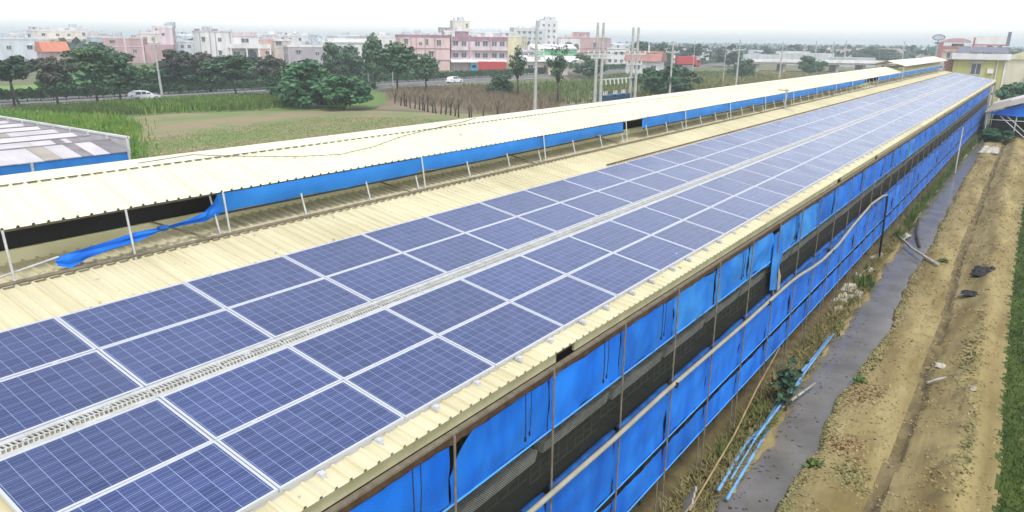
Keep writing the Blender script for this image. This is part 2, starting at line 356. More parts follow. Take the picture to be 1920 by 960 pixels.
cap = MB()
tm = math.tan(MSL)
for s in (-1, 1): cap.quad((-2.65, 0, .035), (-2.65, 5.6, .035), (-2.65+s*.26, 5.6, .037-.26*tm), (-2.65+s*.26, 0, .037-.26*tm))
capm = cap.mesh('ridge_cap', 'cream_vent')
i = 0
while Y0+i*5.57 < YE: obj('ridge_cap', capm, barn, (0, Y0+i*5.57, 7.30+.003*(i % 2))); i += 1
# upstand below the vent, purlin, rail
MB().box(-1.99,-1.95,Y0,YE,6.22,6.425).build('upstand', 'upstand', barn)
for a_ in np.arange(Y0, YE-5, 5.57): MB().box(-2.03,-2.0,a_,a_+5.55,6.38,7.05).build('vent_dark_sheet', 'black', barn)  # black sheet added across the vent so its inside stays dark
MB().box(-3.35,-3.31,Y0,YE,6.22,6.47).build('upstand', 'cream_trim', barn)
MB().tube([(-1.22,Y0,6.17),(-1.22,30,6.165),(-1.22,70,6.17),(-1.22,YE,6.165)], .028, 8).build('foot_rail', 'steel_brown', barn)
MB().box(-1.50,-1.44,Y0,YE,6.80,6.84).build('eave_purlin', 'steel_brown', barn)
MB().box(-3.86,-3.80,Y0,YE,6.80,6.84).build('eave_purlin', 'steel_brown', barn)
vp2 = MB().tube([(-1.21,0,6.10),(-1.31,0,6.86)], .017, 8).mesh('vent_post', 'galv')
vp = MB().tube([(-1.22,0,6.10),(-1.44,0,6.83)], .017, 8).mesh('vent_post', 'galv')
br = MB().tube([(-1.25,0,6.13),(-1.93,-.62,6.44)], .016, 6).mesh('vent_brace', 'steel_brown')
j = 0; y = 1.73
while y < YE:
    obj('vent_post', vp2 if j % 3 == 2 or y < 4.5 else vp, barn, (0, y, 0))
    if j % 3 == 2: obj('vent_post', vp, barn, (-.04, y-.14, 0)); obj('vent_brace', br, barn, (0, y-.3, 0))
    y += 1.59; j += 1
def cloth(name, yw, z0, z1, m, amp=.02, seed=0, ny=18, nz=9, top=None, bot=None, belly=.02, fold=0.0):
    q = MB(); vs = []
    for iz in range(nz+1):
        for iy in range(ny+1):
            u = iy/ny; v = iz/nz; yv = u*yw
            zt = top(yv) if top else z1; zb = bot(yv) if bot else z0
            z = zb+(zt-zb)*v
            dx = amp*noise.noise((yv*1.3+seed*5.1, z*2.1, seed)) + amp*.5*noise.noise((yv*5+seed, z*3.7, seed*2.)) + belly*math.sin(math.pi*v)*math.sin(math.pi*u) + fold*math.sin(yv*9+seed)*(.3+.7*(1-v))
            vs.append((dx, yv, z))
    q.add(vs, [(a*(ny+1)+b, a*(ny+1)+b+1, (a+1)*(ny+1)+b+1, (a+1)*(ny+1)+b) for a in range(nz) for b in range(ny)])
    return q.mesh(name, m, True)
# vent curtain: torn down at the near end
y = 4.83; j = 0
vm = [cloth('vent_curtain', 4.77, 6.50+.02*k, 6.83, 'tarp_mon', .012, k+2, 30, 5, belly=.03, bot=(lambda a, k=k: 6.50+.02*k+.022*math.sin(a*1.3+k*2)+.012*math.sin(a*4.1+k))) for k in range(3)]
while y+4.77 < YE:
    if j == 3: obj('vent_curtain', cloth('vent_curtain', 3.4, 6.50, 6.83, 'tarp_mon', .015, 8, 18, 5), barn, (-1.36, y+1.37, 0))
    elif j == 11: pass
    else: obj('vent_curtain', vm[j % 3], barn, (-1.36, y, random.uniform(-.01,.012)))
    y += 4.77; j += 1
y = Y0
while y+4.77 < YE: obj('vent_curtain', vm[0], barn, (-3.88, y, 0)); y += 4.77
MB().tube([(-1.36,4.85,6.49),(-1.36,12,6.50),(-1.36,19.2,6.52)], .018, 6).build('curtain_bar', 'black', barn)
MB().tube([(-1.36,20.6,6.50),(-1.36,38,6.49),(-1.36,56,6.52)], .018, 6).build('curtain_bar', 'black', barn)
tt = MB()     # drooping torn length of curtain
P_ = [(4.84,6.82,6.47),(4.72,6.70,6.44),(4.58,6.56,6.42),(4.3,6.50,6.435),(3.9,6.475,6.42),(3.7,6.47,6.40),(3.45,6.46,6.36),(3.0,6.43,6.29),(2.7,6.40,6.24),(2.45,6.35,6.18),(2.30,6.33,6.24)]
vs = []
for i, (yv, zt, zb) in enumerate(P_):
    for k in range(5): u = k/4; vs.append((-1.36+.05*math.sin(i*1.9+k*2.3)*(1 if 0 < i < 10 else .4)+.05*u*(i > 4), yv, zt+(zb-zt)*u))
tt.add(vs, [(i*5+k, i*5+k+1, (i+1)*5+k+1, (i+1)*5+k) for i in range(len(P_)-1) for k in range(4)])
tt.build('torn_curtain', 'tarp', barn, True)['label'] = 'torn blue curtain drooping below the ridge vent'
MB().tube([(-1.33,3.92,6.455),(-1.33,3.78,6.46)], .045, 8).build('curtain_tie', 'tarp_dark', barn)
MB().tube([(-1.30,1.3,6.22),(-1.36,2.35,6.35)], .016, 6).build('vent_brace', 'galv', barn)
# eave: fascia, lip, rusty band
fy = Y0; 
while fy < YE:
    L_ = random.choice([2.13,4.26,6.39]); gp = random.choice([0,0,0,.35,.5]) if fy > 1 else 0
    MB().box(4.345,4.385,fy,min(fy+L_-gp, YE),4.96,5.10).build('fascia_board', 'cream_trim', barn); fy += L_
MB().box(4.40,4.47,Y0,YE,4.925,4.955).build('eave_lip', 'steel_brown', barn)
MB().box(4.2,4.34,Y0,YE,5.03,5.09).build('eave_beam', 'steel_brown', barn)
rb = MB(); yv = Y0; pr = []
while yv < YE: pr.append((yv, 4.755+random.uniform(-.022,.02))); yv += .13
rb.add([(4.375,a,4.925) for a,b in pr]+[(4.395,a,b) for a,b in pr]+[(4.345,a,b) for a,b in pr], [(i,i+1,len(pr)+i+1,len(pr)+i) for i in range(len(pr)-1)]+[(len(pr)+i,len(pr)+i+1,2*len(pr)+i+1,2*len(pr)+i) for i in range(len(pr)-1)])
rb.build('rusty_band', 'rust', barn)
for i in range(6):      # taller roof over the far end of the vent
    a_ = 73.0+i*5.7; rv = MB()
    for s in (-1,1): rv.add([(-2.65,a_,7.86),(-2.65,a_+5.68,7.86),(-2.65+s*1.5,a_+5.68,7.44),(-2.65+s*1.5,a_,7.44),(-2.65+s*1.5,a_,7.39),(-2.65+s*1.5,a_+5.68,7.39)], [(0,1,2,3),(3,2,5,4)])
    rv.build('raised_roof', 'cream_vent', barn)
BAY = 2.13; PY = [-2.58+BAY*k for k in range(52)]
up_v = [cloth('upper_curtain', BAY-.03, 3.985, 4.78, 'tarp', .045, k*3+1, ny=26, fold=.007, bot=(lambda a, k=k: 3.985+.012*math.sin(a*3+k))) for k in range(4)]
old_v = [cloth('upper_curtain', BAY-.03, 3.985, 4.77, 'tarp_old', .06, k*3+2, bot=(lambda a, k=k: 3.985-.05*math.sin(a*1.5)*k)) for k in range(2)]
lo_v = [cloth('lower_curtain', BAY-.03, 1.79, 2.93, 'tarp', .04, k*3+40, ny=26, belly=.03, fold=.005) for k in range(4)]
bt_v = [cloth('skirt_curtain', BAY-.03, 1.03, 1.62, 'tarp', .035, k*3+70, ny=24, nz=6, fold=.005) for k in range(3)]
hem = MB().tube([(0,0,0),(0,BAY,0)], .014, 6).mesh('curtain_hem', 'tarp_hem')
netm = MB().quad((0,0,3.0),(0,BAY,3.0),(0,BAY,4.02),(0,0,4.02)).mesh('netting', 'net')
roll = MB().tube([(0,.05,3.03),(.01,.6,3.0),(0,1.1,3.02),(-.01,1.7,2.99),(0,BAY-.12,3.03)], [.05,.075,.06,.08,.05], 8).mesh('curtain_roll', 'tarp_dark', True)  # darker tarp blue: the roll's shade is put into its colour
fp = MB().tube([(0,0,-.1),(.01,0,2.5),(0,0,4.94)], .016, 7).mesh('wall_post', 'steel_brown')
wire = MB().tube([(0,0,.02),(0,0,1.0)], .014, 6).mesh('stay_rod', 'steel_brown')
pier = MB().box(-.10,.10,-.10,.10,-.1,1.5).mesh('pier', 'cage')
trough = MB().prism([(-.08,0),(.06,0),(.10,.2),(-.12,.2)], 'y', 0, BAY-.2).mesh('feed_trough', 'feeder')
cage = MB()
for a in range(8): cage.box(-.01,.01,a*.26,a*.26+.012,0,.55)
for a in range(5): cage.box(-.012,.012,0,BAY-.1,a*.13,a*.13+.012)
cage = cage.mesh('cage_front', 'cage')
rope = MB().tube([(0,0,4.9),(.01,0,4.5),(0,.01,4.24)], .007, 5).tube([(0,.13,4.9),(.01,.12,4.55),(0,.11,4.27)], .006, 5).tube([(0,.01,4.26),(0,.01,4.20)], .016, 6).tube([(0,.11,4.30),(0,.11,4.24)], .014, 6).mesh('pull_cord', 'black')
for k, y in enumerate(PY):
    if y+BAY > YE-9: break
    if k == 3: me = cloth('upper_curtain', BAY-.03, 3.985, 4.78, 'tarp', .03, 77, ny=34, top=lambda a: 4.78-.44*max(0, 1-a/.44)**1.5)
    elif k == 8: me = cloth('upper_curtain', BAY-.03, 3.985, 4.77, 'tarp_old', .06, 5, ny=26, bot=lambda a: 3.985-.18*max(0,(a-.9)/1.2)**1.3, top=lambda a: 4.77-.25*max(0,(a-1.75)/.35))
    elif k == 9: me = cloth('upper_curtain', BAY-.03, 3.985, 4.77, 'tarp_old', .06, 6, ny=26, top=lambda a: 4.77-.5*max(0,1-a/.28), bot=lambda a: 3.985)
    else: me = old_v[k % 2] if k in (6, 7, 10, 19) else up_v[(k*7) % 4]
    obj('upper_curtain', me, barn, (4.41, y+.015, 0)); obj('curtain_hem', hem, barn, (4.43, y, 3.98))
    obj('lower_curtain', lo_v[(k*5) % 4], barn, (4.42, y+.015, 0)); obj('curtain_hem', hem, barn, (4.44, y, 1.785))
    obj('skirt_curtain', bt_v[(k*5) % 3], barn, (4.42, y+.015, 0)); obj('curtain_hem', hem, barn, (4.44, y, 1.025))
    obj('netting', netm, barn, (4.36, y, 0)); obj('curtain_roll', roll, barn, (4.45, y, random.uniform(-.03,.02)))
    obj('wall_post', fp, barn, (4.495, y, 0)); obj('stay_rod', wire, barn, (4.47, y-.25, 0))
    obj('pier', pier, barn, (3.85, y+.3, 0)); obj('feed_trough', trough, barn, (4.22, y+.1, 3.50+random.uniform(-.03,.03)))
    obj('cage_front', cage, barn, (4.1, y+.05, 3.1 if k % 2 else 2.95))
    if k in (0,2,3,4,5,7,9,11,13,16): obj('pull_cord', rope, barn, (4.52, y+1.4, 0))
YW = PY[k]
MB().add([(4.44,16.36,4.68),(4.47,16.95,4.74),(4.50,17.05,3.95),(4.52,16.55,3.85),(4.47,16.35,3.2),(4.55,16.85,3.12),(4.49,16.2,3.9),(4.52,16.7,3.5),(4.45,16.95,3.45)],
   [(0,1,2),(0,2,3),(0,3,6),(3,2,8),(3,8,7),(6,3,7),(6,7,4),(7,5,4),(7,8,5)]).build('loose_flap', 'tarp_old', barn)['label'] = 'faded blue flap hanging torn from the upper curtain'
MB().add([(4.53,16.75,3.75),(4.56,16.95,3.45),(4.55,17.0,3.1),(4.56,16.72,3.08)], [(0,1,2,3)]).build('loose_flap', 'foam', barn)
# interior, floor, far side, end walls
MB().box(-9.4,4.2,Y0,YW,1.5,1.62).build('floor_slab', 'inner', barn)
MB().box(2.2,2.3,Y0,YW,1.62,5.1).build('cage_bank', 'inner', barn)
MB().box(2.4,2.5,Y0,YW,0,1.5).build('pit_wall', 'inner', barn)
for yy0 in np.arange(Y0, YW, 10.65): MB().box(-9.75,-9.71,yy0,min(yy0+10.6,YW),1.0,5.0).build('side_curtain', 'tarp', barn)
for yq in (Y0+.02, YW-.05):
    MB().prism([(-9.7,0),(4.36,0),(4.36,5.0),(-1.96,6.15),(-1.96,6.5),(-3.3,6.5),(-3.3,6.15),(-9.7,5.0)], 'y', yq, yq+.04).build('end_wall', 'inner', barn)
MB().box(4.28,4.48,YW,YW+.22,0,5.05).build('end_column', 'concrete', barn)
MB().box(4.28,4.48,YE-.3,YE-.1,0,5.05).build('end_column', 'concrete', barn)
# ------------------------------------------------------------------ hose on the wall
hpts = [(3.2,3.1),(5.41,3.07),(7.68,3.04),(9.75,3.07),(12.38,3.03),(14.3,3.0),(16.12,3.01),(17.94,3.0),(19.04,2.95),(20.3,2.83),(21.61,2.75),(23.78,2.77),(26.08,3.02),(29.37,3.24),(31.76,3.15),(32.9,3.0)]
cv = []
for a, b in zip(hpts[:-1], hpts[1:]):
    for t in (0, .34, .67): cv.append((4.56, a[0]+(b[0]-a[0])*t, a[1]+(b[1]-a[1])*t))
cv.append((4.56, *hpts[-1]))
ho = thing('drain_pipe', 'long beige pipe sagging along the outside of the barn curtains', 'pipe', (4.56, 33.1, 0))
for q_, nm, m_ in ((MB().tube([(x-4.56, y-33.1, z) for x, y, z in cv], .042, 10), 'hose', 'hose'), (MB().tube([(0,-.2,3.0),(0,0,2.9),(.02,.1,1.5),(.02,.3,.0)], .045, 10), 'downpipe', 'black')):
    q_.build(nm, m_, ho, True)
for a in (5.2, 10.2, 16, 23, 29): 
    zz = np.interp(a, [p[0] for p in hpts], [p[1] for p in hpts]); MB().tube([(-.12,a-33.1,zz-.02),(.06,a-33.1,zz-.02)], .058, 8).build('strap', 'black', ho)
# ------------------------------------------------------------------ solar arrays
PW, PL, PP = .99, 1.65, 1.665
fr = MB(); b_ = .026
fr.box(0,b_,0,PL,-.04,0).box(PW-b_,PW,0,PL,-.04,0).box(b_,PW-b_,0,b_,-.04,0).box(b_,PW-b_,PL-b_,PL,-.04,0)
frm = fr.mesh('solar_panel', 'alu')
gl = MB().box(b_,PW-b_,b_,PL-b_,-.03,-.004).mesh('cell_sheet', 'pv')
clamp = MB().box(0,.10,-.02,.02,-.075,-.045).box(.03,.09,-.028,.028,-.046,-.02).mesh('clamp', 'alu')
clampd = MB().box(-.07,-.01,-.018,.018,-.075,-.035).mesh('clamp', 'steel_brown')
mid = MB().box(-.012,.012,-.03,.03,-.01,.008).mesh('mid_clamp', 'alu')
NP = 64
def rp(s, y, h=0): return (s*CS_+h*SN, y, 6-s*SN+h*CS_)
def array(rows, label, s_low, s_high):
    t = thing('solar_array', label, 'solar array', rp(s_high, 0, -.1), 0, 'solar arrays on the barn roof')
    o_ = Vector(t.location)
    for j in range(NP):
        for s in rows:
            p = obj('solar_panel', frm, t, Vector(rp(s+.005, j*PP+.0075)) - o_ + Vector((0,0,random.uniform(-.002,.002))), (random.uniform(-.004,.004), SLP+random.uniform(-.004,.004), 0)); obj('cell_sheet', gl, p)
        for f_ in (.27, .73): 
            obj('clamp', clamp, t, Vector(rp(s_low, (j+f_)*PP)) - o_, (0, SLP, 0)); obj('clamp', clampd, t, Vector(rp(s_high, (j+f_)*PP)) - o_, (0, SLP, 0))
            if j < 14: obj('mid_clamp', mid, t, Vector(rp(rows[1], (j+f_)*PP)) - o_, (0, SLP, 0))
    for s in (rows[0]+.2, rows[0]+.8, rows[1]+.2, rows[1]+.8):
        MB().box(-.02,.02,0,NP*PP,-.08,-.042).build('mount_rail', 'alu', t, loc=Vector(rp(s, 0)) - o_, rot=(0, SLP, 0))
    MB().box(-.006,.006,0,NP*PP,-.035,-.012).build('joint_strip', 'alu', t, loc=Vector(rp(rows[1], 0)) - o_, rot=(0, SLP, 0))
    return t
GAP = .2604
arr_u = array([0, 1.0], 'upper pair of solar panel rows, ridge side of the grated walkway', 2.0, 0)
arr_l = array([2+GAP, 3+GAP], 'lower pair of solar panel rows, eave side of the grated walkway', 4+GAP, 2+GAP)
o_ = arr_u.location
MB().tube([(-.10,15.9,-.02),(-.10,60,-.02),(-.10,NP*PP,-.02)], .022, 6).build('cable_conduit', 'rust', arr_u, loc=Vector(rp(-.05,0,0))-o_, rot=(0,SLP,0))
MB().box(-.03,0,0,NP*PP,-.1,-.05).build('edge_rail', 'alu', arr_l, loc=Vector(rp(4+GAP-.02, 0)) - arr_l.location, rot=(0, SLP, 0))
# grated walkway in short sections
wk = thing('grated_walkway', 'galvanised grating walkway running between the solar panel rows', 'walkway', rp(2.0, 0, -.1))
gs = MB(); GL = PP/2
gs.box(.004,.062,0,GL-.004,-.03,-.008).box(GAP-.062,GAP-.004,0,GL-.004,-.03,-.008).box(.123,.137,.03,GL-.03,-.028,-.010)
gs.box(.062,GAP-.062,0,.012,-.028,-.009).box(.062,GAP-.062,GL-.016,GL-.004,-.028,-.009)
nb = 17
for a in range(nb):
    y = .045+a*(GL-.09)/(nb-1)
    for (u0, u1, s_) in ((.062,.124,.02), (.136,GAP-.062,-.02)):
        gs.add([(u0,y-.006,-.011),(u1,y-.006+s_,-.011),(u1,y+.008+s_,-.011),(u0,y+.008,-.011),(u0,y-.006,-.026),(u1,y-.006+s_,-.026),(u1,y+.008+s_,-.026),(u0,y+.008,-.026)], [(0,1,2,3),(4,7,6,5),(0,4,5,1),(3,2,6,7)])
gsm = gs.mesh('grating_section', 'galv')
for j in range(NP*2): obj('grating_section', gsm, wk, Vector(rp(2.0, j*GL)) - Vector(wk.location), (0, SLP, 0))
MB().box(.05,GAP-.05,0,NP*PP,-.085,-.06).build('grating_shade_box', 'grating_shade', wk, rot=(0,SLP,0))  # dark box added below the grating, stands in for the shaded roof
# cable over the ridge vent, two white stub poles on the roof
tz = lambda x: 7.30-(x+2.65)*tm+.045
cab = [(-2.5,4.2),(-2.55,5.2),(-2.3,5.9),(-2.0,7.0),(-1.85,7.9),(-1.95,8.9),(-2.2,10),(-2.35,11.2),(-2.5,12.6),(-2.6,13.2)]
tag(MB().tube([(x, y, tz(x)) for x, y in cab], .007, 6).build('cable', 'steel_brown', None, True), 'thin dark cable snaking over the cream ridge vent roof', 'cable')
for y, h, lab in ((36.2, 1.0, 'nearer white stub pole with a crossbar standing beside the ridge vent'), (72.3, 1.25, 'farther white stub pole standing beside the ridge vent')):
    t = thing('roof_pole', lab, 'pole', (-1.10, y, 6.08), 0, 'white stub poles on the roof')
    MB().tube([(0,0,0),(0,0,h)], .05, 8).build('post', 'pole', t); MB().box(-.4,.12,-.03,.03,h-.08,h-.02).build('crossbar', 'pole', t)
    MB().box(-.1,.1,-.1,.1,-.02,.02).build('foot_plate', 'galv', t)
    if y < 50: MB().tube([(.05,0,.05),(.55,-.1,-.03)], .02, 6).build('stay', 'galv', t)
# ------------------------------------------------------------------ foliage helpers
def leaf_cards(C, size, up=.35, seed=1, aspect=1.5, out=None):
    """one quad per row of C, random orientation"""
    r = np.random.default_rng(seed); n = len(C)
    N = r.normal(size=(n,3)); N[:,2] = np.abs(N[:,2])+up
    if out is not None: N = N*.7+out*1.2
    N /= np.linalg.norm(N, axis=1)[:,None]
    A = np.cross(N, r.normal(size=(n,3))); A /= np.linalg.norm(A, axis=1)[:,None]; B = np.cross(N, A)
    s = (size*(.6+.8*r.random(n)))[:,None] if np.isscalar(size) else size[:,None]
    A = A*s*.5*aspect; B = B*s*.5
    V = np.stack([C-A, C+B*.9, C+A, C-B], 1).reshape(-1,3)
    return V, np.arange(4*n).reshape(-1,4)
def crown_mesh(name, m, seed, clumps=26, per=95, leaf=.13, flat=1.0, lump=.34, spread=.72):
    r = np.random.default_rng(seed); Cs = []; Os = []
    for k in range(clumps):
        d = r.normal(size=3); d /= np.linalg.norm(d); c = d*spread*r.random()**.4*np.array([1,1,.85*flat]); lr = lump*(.65+.7*r.random())
        p = r.normal(size=(per,3)); p /= np.linalg.norm(p, axis=1)[:,None]
        Cs.append(c+p*lr*(r.random((per,1))**.35)*np.array([1,1,.75])); Os.append(p)
    V, Fc = leaf_cards(np.concatenate(Cs), leaf, seed=seed+5, out=np.concatenate(Os))
    return rawmesh(name, V, Fc, m)
CRN = {}
for key, m in (('green','leaf_green'),('dark','leaf_dark'),('purple','leaf_purple'),('bush','leaf_bush')):
    CRN[key] = [crown_mesh('crown_'+key, m, 10*i+len(key), clumps=32, per=105, leaf=.098, lump=.27, spread=.82) for i in range(2)]
CRN['sparse'] = [crown_mesh('crown_sparse', 'leaf_dark', 91, 26, 42, .10, 1, .30, .8)]
CRN['tall'] = [crown_mesh('crown_tall', 'leaf_dark', 71, 34, 80, .14, 1, .30, .78)]
ntree = 0
def tree(label, x, y, h, wd, crown='green', base=.38, lean=(0,0), name='tree', cat='tree', group=None, trunk=True, r0=None):
    global ntree; ntree += 1; rr = random.Random(ntree*13)
    t = thing(name, label, cat, (x, y, 0), 0, group)
    base = base+.07 if base > .2 else base; cz = h*(base+1)/2; rz = h*(1-base)/2
    me = CRN[crown][ntree % len(CRN[crown])]
    obj('crown', me, t, (lean[0], lean[1], cz), (0, 0, rr.uniform(0, 6.28)), (wd/2*rr.uniform(1.1,1.36), wd/2*rr.uniform(1.1,1.36), rz*1.2))
    q = MB(); r0 = r0 or max(.09, h*.02)
    kx, ky = rr.uniform(-.25,.25), rr.uniform(-.25,.25)
    mid_ = (kx+lean[0]*.4, ky+lean[1]*.4, h*base*.6); top_ = (lean[0]*.8, lean[1]*.8, h*base*1.05)
    q.tube([(0,0,-.1), mid_, top_], [r0*1.2, r0, r0*.8], 7)
    for k in range(6):
        a = k*1.05+rr.uniform(-.4,.4); rad = wd*.33*rr.uniform(.6,1.1)
        e = (lean[0]+math.cos(a)*rad, lean[1]+math.sin(a)*rad, cz+rz*rr.uniform(-.3,.6))
        m1 = tuple((top_[i]*.55+e[i]*.45)+(rr.uniform(-.2,.2) if i < 2 else .1) for i in range(3))
        q.tube([top_, m1, e], [r0*.6, r0*.4, r0*.14], 5)
    q.build('trunk', 'bark', t, True)
    return t
def grass(name, m, pts, h0, h1, wdt, seed, lean=.25, kind=True):
    r = np.random.default_rng(seed); n = len(pts); H = h0+(h1-h0)*r.random(n); a = r.random(n)*6.283
    D = np.stack([np.cos(a), np.sin(a), np.zeros(n)], 1)*(wdt*(.6+.8*r.random(n)))[:,None]*.5
    T = pts+np.stack([r.normal(size=n)*lean*H, r.normal(size=n)*lean*H, H], 1)
    Md = (pts*.5+T*.5); Md[:,2] += H*.08
    V = np.stack([pts-D, pts+D, Md+D*.7, T, Md-D*.7], 1).reshape(-1,3)
    Fc = np.arange(5*n).reshape(-1,5)
    o = obj(name, rawmesh(name, V, Fc, m)); struct(o, 'stuff'); return o
def rnd_in(poly, n, seed):
    r = np.random.default_rng(seed); P = np.array(poly, float); lo, hi = P.min(0), P.max(0); out = np.zeros((0,2))
    while len(out) < n:
        q = lo+(hi-lo)*r.random((n*2,2)); ins = np.zeros(len(q), bool); j = len(P)-1
        for i in range(len(P)):
            c = ((P[i,1] > q[:,1]) != (P[j,1] > q[:,1])) & (q[:,0] < (P[j,0]-P[i,0])*(q[:,1]-P[i,1])/(P[j,1]-P[i,1]+1e-9)+P[i,0]); ins ^= c; j = i
        out = np.concatenate([out, q[ins]])
    return np.column_stack([out[:n]+r.normal(size=(n,2))*.9, np.zeros(n)])
# ------------------------------------------------------------------ meadow, verges, weeds
K('meadow', (.10,.19,.04), (.16,.20,.06), .3, .95, detail=8)
sheet('meadow', [(-97,20),(-96.5,58),(-93.5,78),(-90,95),(-74,82),(-64,68),(-74,57),(-79,48),(-78,38),(-68,36),(-58,30),(-45,24.5),(-31,23),(-31,20)], 'meadow', .010)
sheet('far_meadow', [(-150,20),(-145,90),(-122,90),(-120,20)], 'grass_bright', .010)
grass('tall_grass', 'grass_bright', rnd_in([(-97,22),(-96,34),(-84,38),(-78,41),(-67,37.5),(-58,32),(-44,26),(-34,23.5),(-34,20.6),(-60,20.6)], 19000, 3), .35, .85, .12, 3)
grass('field_greens', 'field_green', rnd_in([(-58,33),(-62,56),(-56,62),(-40,66),(-20,50),(-20,30),(-45,27)], 26000, 4), .04, .12, .10, 4)
grass('road_weeds', 'weed', rnd_in([(-96.3,36),(-95.5,60),(-93.5,76),(-76,66),(-75,57),(-80,50),(-80,42)], 16000, 5), .3, .95, .13, 5)
grass('verge_grass', 'grass_bright', rnd_in([(-95,48),(-93,70),(-76,60),(-80,46)], 3500, 6), .4, 1.1, .13, 6)
grass('dry_brush', 'brush', rnd_in([(-72,80),(-88,98),(-82,112),(-56,104),(-46,86),(-46,74)], 15000, 7), .4, 1.4, .06, 7, .45)
grass('scrub_grass', 'weed', rnd_in([(-86,112),(-80,150),(-95,210),(-70,240),(-40,180),(-40,110),(-52,90)], 9000, 8), .4, 1.2, .25, 8)
grass('dry_grass', 'grass_dry', rnd_in([(-60,120),(-70,230),(-45,240),(-38,150),(-40,110)], 6000, 9), .4, 1.2, .22, 9)
# ------------------------------------------------------------------ trees
GR = 'trees along the road verge'
tree('small dark tree at the left picture edge behind the sawtooth shed', -102.1, 39.8, 6.6, 4.6, 'purple', .42, group=GR)
tree('dark leaning tree nearest the sawtooth shed roof', -96.7, 38.5, 6.9, 5.6, 'dark', .40, (-.8,-.6), group=GR)
tree('dark two-stemmed tree second from the shed', -97.0, 43.0, 7.0, 5.2, 'purple', .33, group=GR)
tree('green tree with a crooked bare trunk left of the parked white car', -96.9, 48.1, 7.7, 6.2, 'green', .44, (-.5,-.4), group=GR)
tree('dense dark green tree just left of the white hatchback car', -95.7, 50.7, 7.2, 6.0, 'dark', .22, group=GR)
tree('dusky tree right behind the pale leaning road pole', -107.3, 66.5, 7.4, 5.6, 'purple', .30, group=GR)
tree('purplish tree between the leaning pole and the white villa', -107.2, 72, 7.2, 6.6, 'purple', .30, group=GR)
tree('dark spreading tree below the white villa, trunk leaning right', -91.5, 66.6, 6.8, 7.6, 'dark', .38, (-.9,-.4), group=GR)
tree('low purple tree left of the big round bush', -108, 84, 6.6, 6.8, 'purple', .28, group=GR)
tree('green roadside tree behind the white hatchback car', -120, 73, 5.6, 7.5, 'bush', .1, group=GR)
tree('rounded green tree under the white villa wall', -118, 84, 5.6, 9, 'bush', .1, group=GR)
tree('broad domed teal green tree in front of the pink brick house', -148.9, 74.4, 7.9, 9.6, 'bush', .1, group='trees beyond the road')
tree('big round dark green bush at the field corner', -73.4, 64.2, 6.9, 8.4, 'bush', .0, name='bush', cat='bush')
tree('lower dark green bush right of the big round one', -66.6, 65.6, 5.0, 7.6, 'bush', .0, name='bush', cat='bush')
tree('low rounded green bush between the two field corner bushes', -70.6, 66.5, 4.4, 6.0, 'dark', .0, name='bush', cat='bush')
tree('tall narrow casuarina tree beside the slender lamp pole', -94.1, 98, 10.4, 4.2, 'tall', .15, group=GR)
tree('feathery grey green tree right of the tall narrow casuarina', -85.5, 95.2, 8.8, 8.4, 'tall', .30, group=GR)
tree('narrow dark tree above the lower round bush', -109.6, 102.3, 8.8, 5.2, 'dark', .10, group=GR)
tree('dark tree left of the tall casuarina, far side of the road', -114.8, 111.5, 8.0, 6.0, 'tall', .10, group=GR)
tree('thin leafy tree at the left corner of the pink apartment block', -79.8, 96.5, 6.9, 4.0, 'tall', .25, group=GR)
tree('thin dark tree right beside the foremost concrete power pole', -60, 96.6, 8.4, 3.4, 'sparse', .30, group='thin trees in the scrub')
tree('sparse half bare tree left of the transformer poles', -49.1, 91.5, 8.8, 3.6, 'sparse', .28, group='thin trees in the scrub')
tree('low dark bush left of the foremost concrete power pole', -66.5, 101, 3.9, 5.6, 'dark', .0, name='bush', cat='bush')
tree('bright green rounded bush right of the transformer poles', -44.4, 116.7, 5.8, 8.0, 'bush', .0, name='bush', cat='bush')
tree('dark bush behind the bright green rounded one', -43.0, 124, 5.2, 6.0, 'dark', .0, name='bush', cat='bush')
tree('big dark round tree behind the red roofed house', -107.2, 246, 9.8, 15, 'bush', .05, group='trees beyond the road')
tree('dark round tree behind the left transformer pole', -90, 172, 6.4, 11, 'dark', .05, group='trees beyond the road')
tree('dark tree between the round hut and the transformer pole', -84, 162, 5.4, 8, 'dark', .05, group='trees beyond the road')
tree('small round dark tree above the red container lorry', -112, 300, 9, 6, 'dark', .3, group='trees beyond the road')
tree('dark low tree right of the red container lorry', -92, 285, 6.5, 13, 'dark', .05, group='trees beyond the road')
tree('round dark shrub under the elevated road', -58, 200, 5.4, 7, 'dark', .0, name='bush', cat='bush')
tree('green shrub right of the round dark one under the elevated road', -49, 235, 6.0, 8, 'bush', .0, name='bush', cat='bush')
tree('hazy broad tree right of the long pink factory', -62, 420, 8.2, 26, 'dark', .05, group='trees beyond the road')
tree('leafy bush at the far end behind the blue gabled shed', 6.8, 122, 4.8, 6.0, 'bush', .0, name='bush', cat='bush')
tree('second leafy bush right of the far blue gabled shed', 11.0, 126, 5.0, 6.5, 'bush', .0, name='bush', cat='bush')
tree('low green shrub at the end of the canal', 6.3, 86.5, 1.3, 3.4, 'bush', .0, name='bush', cat='bush')
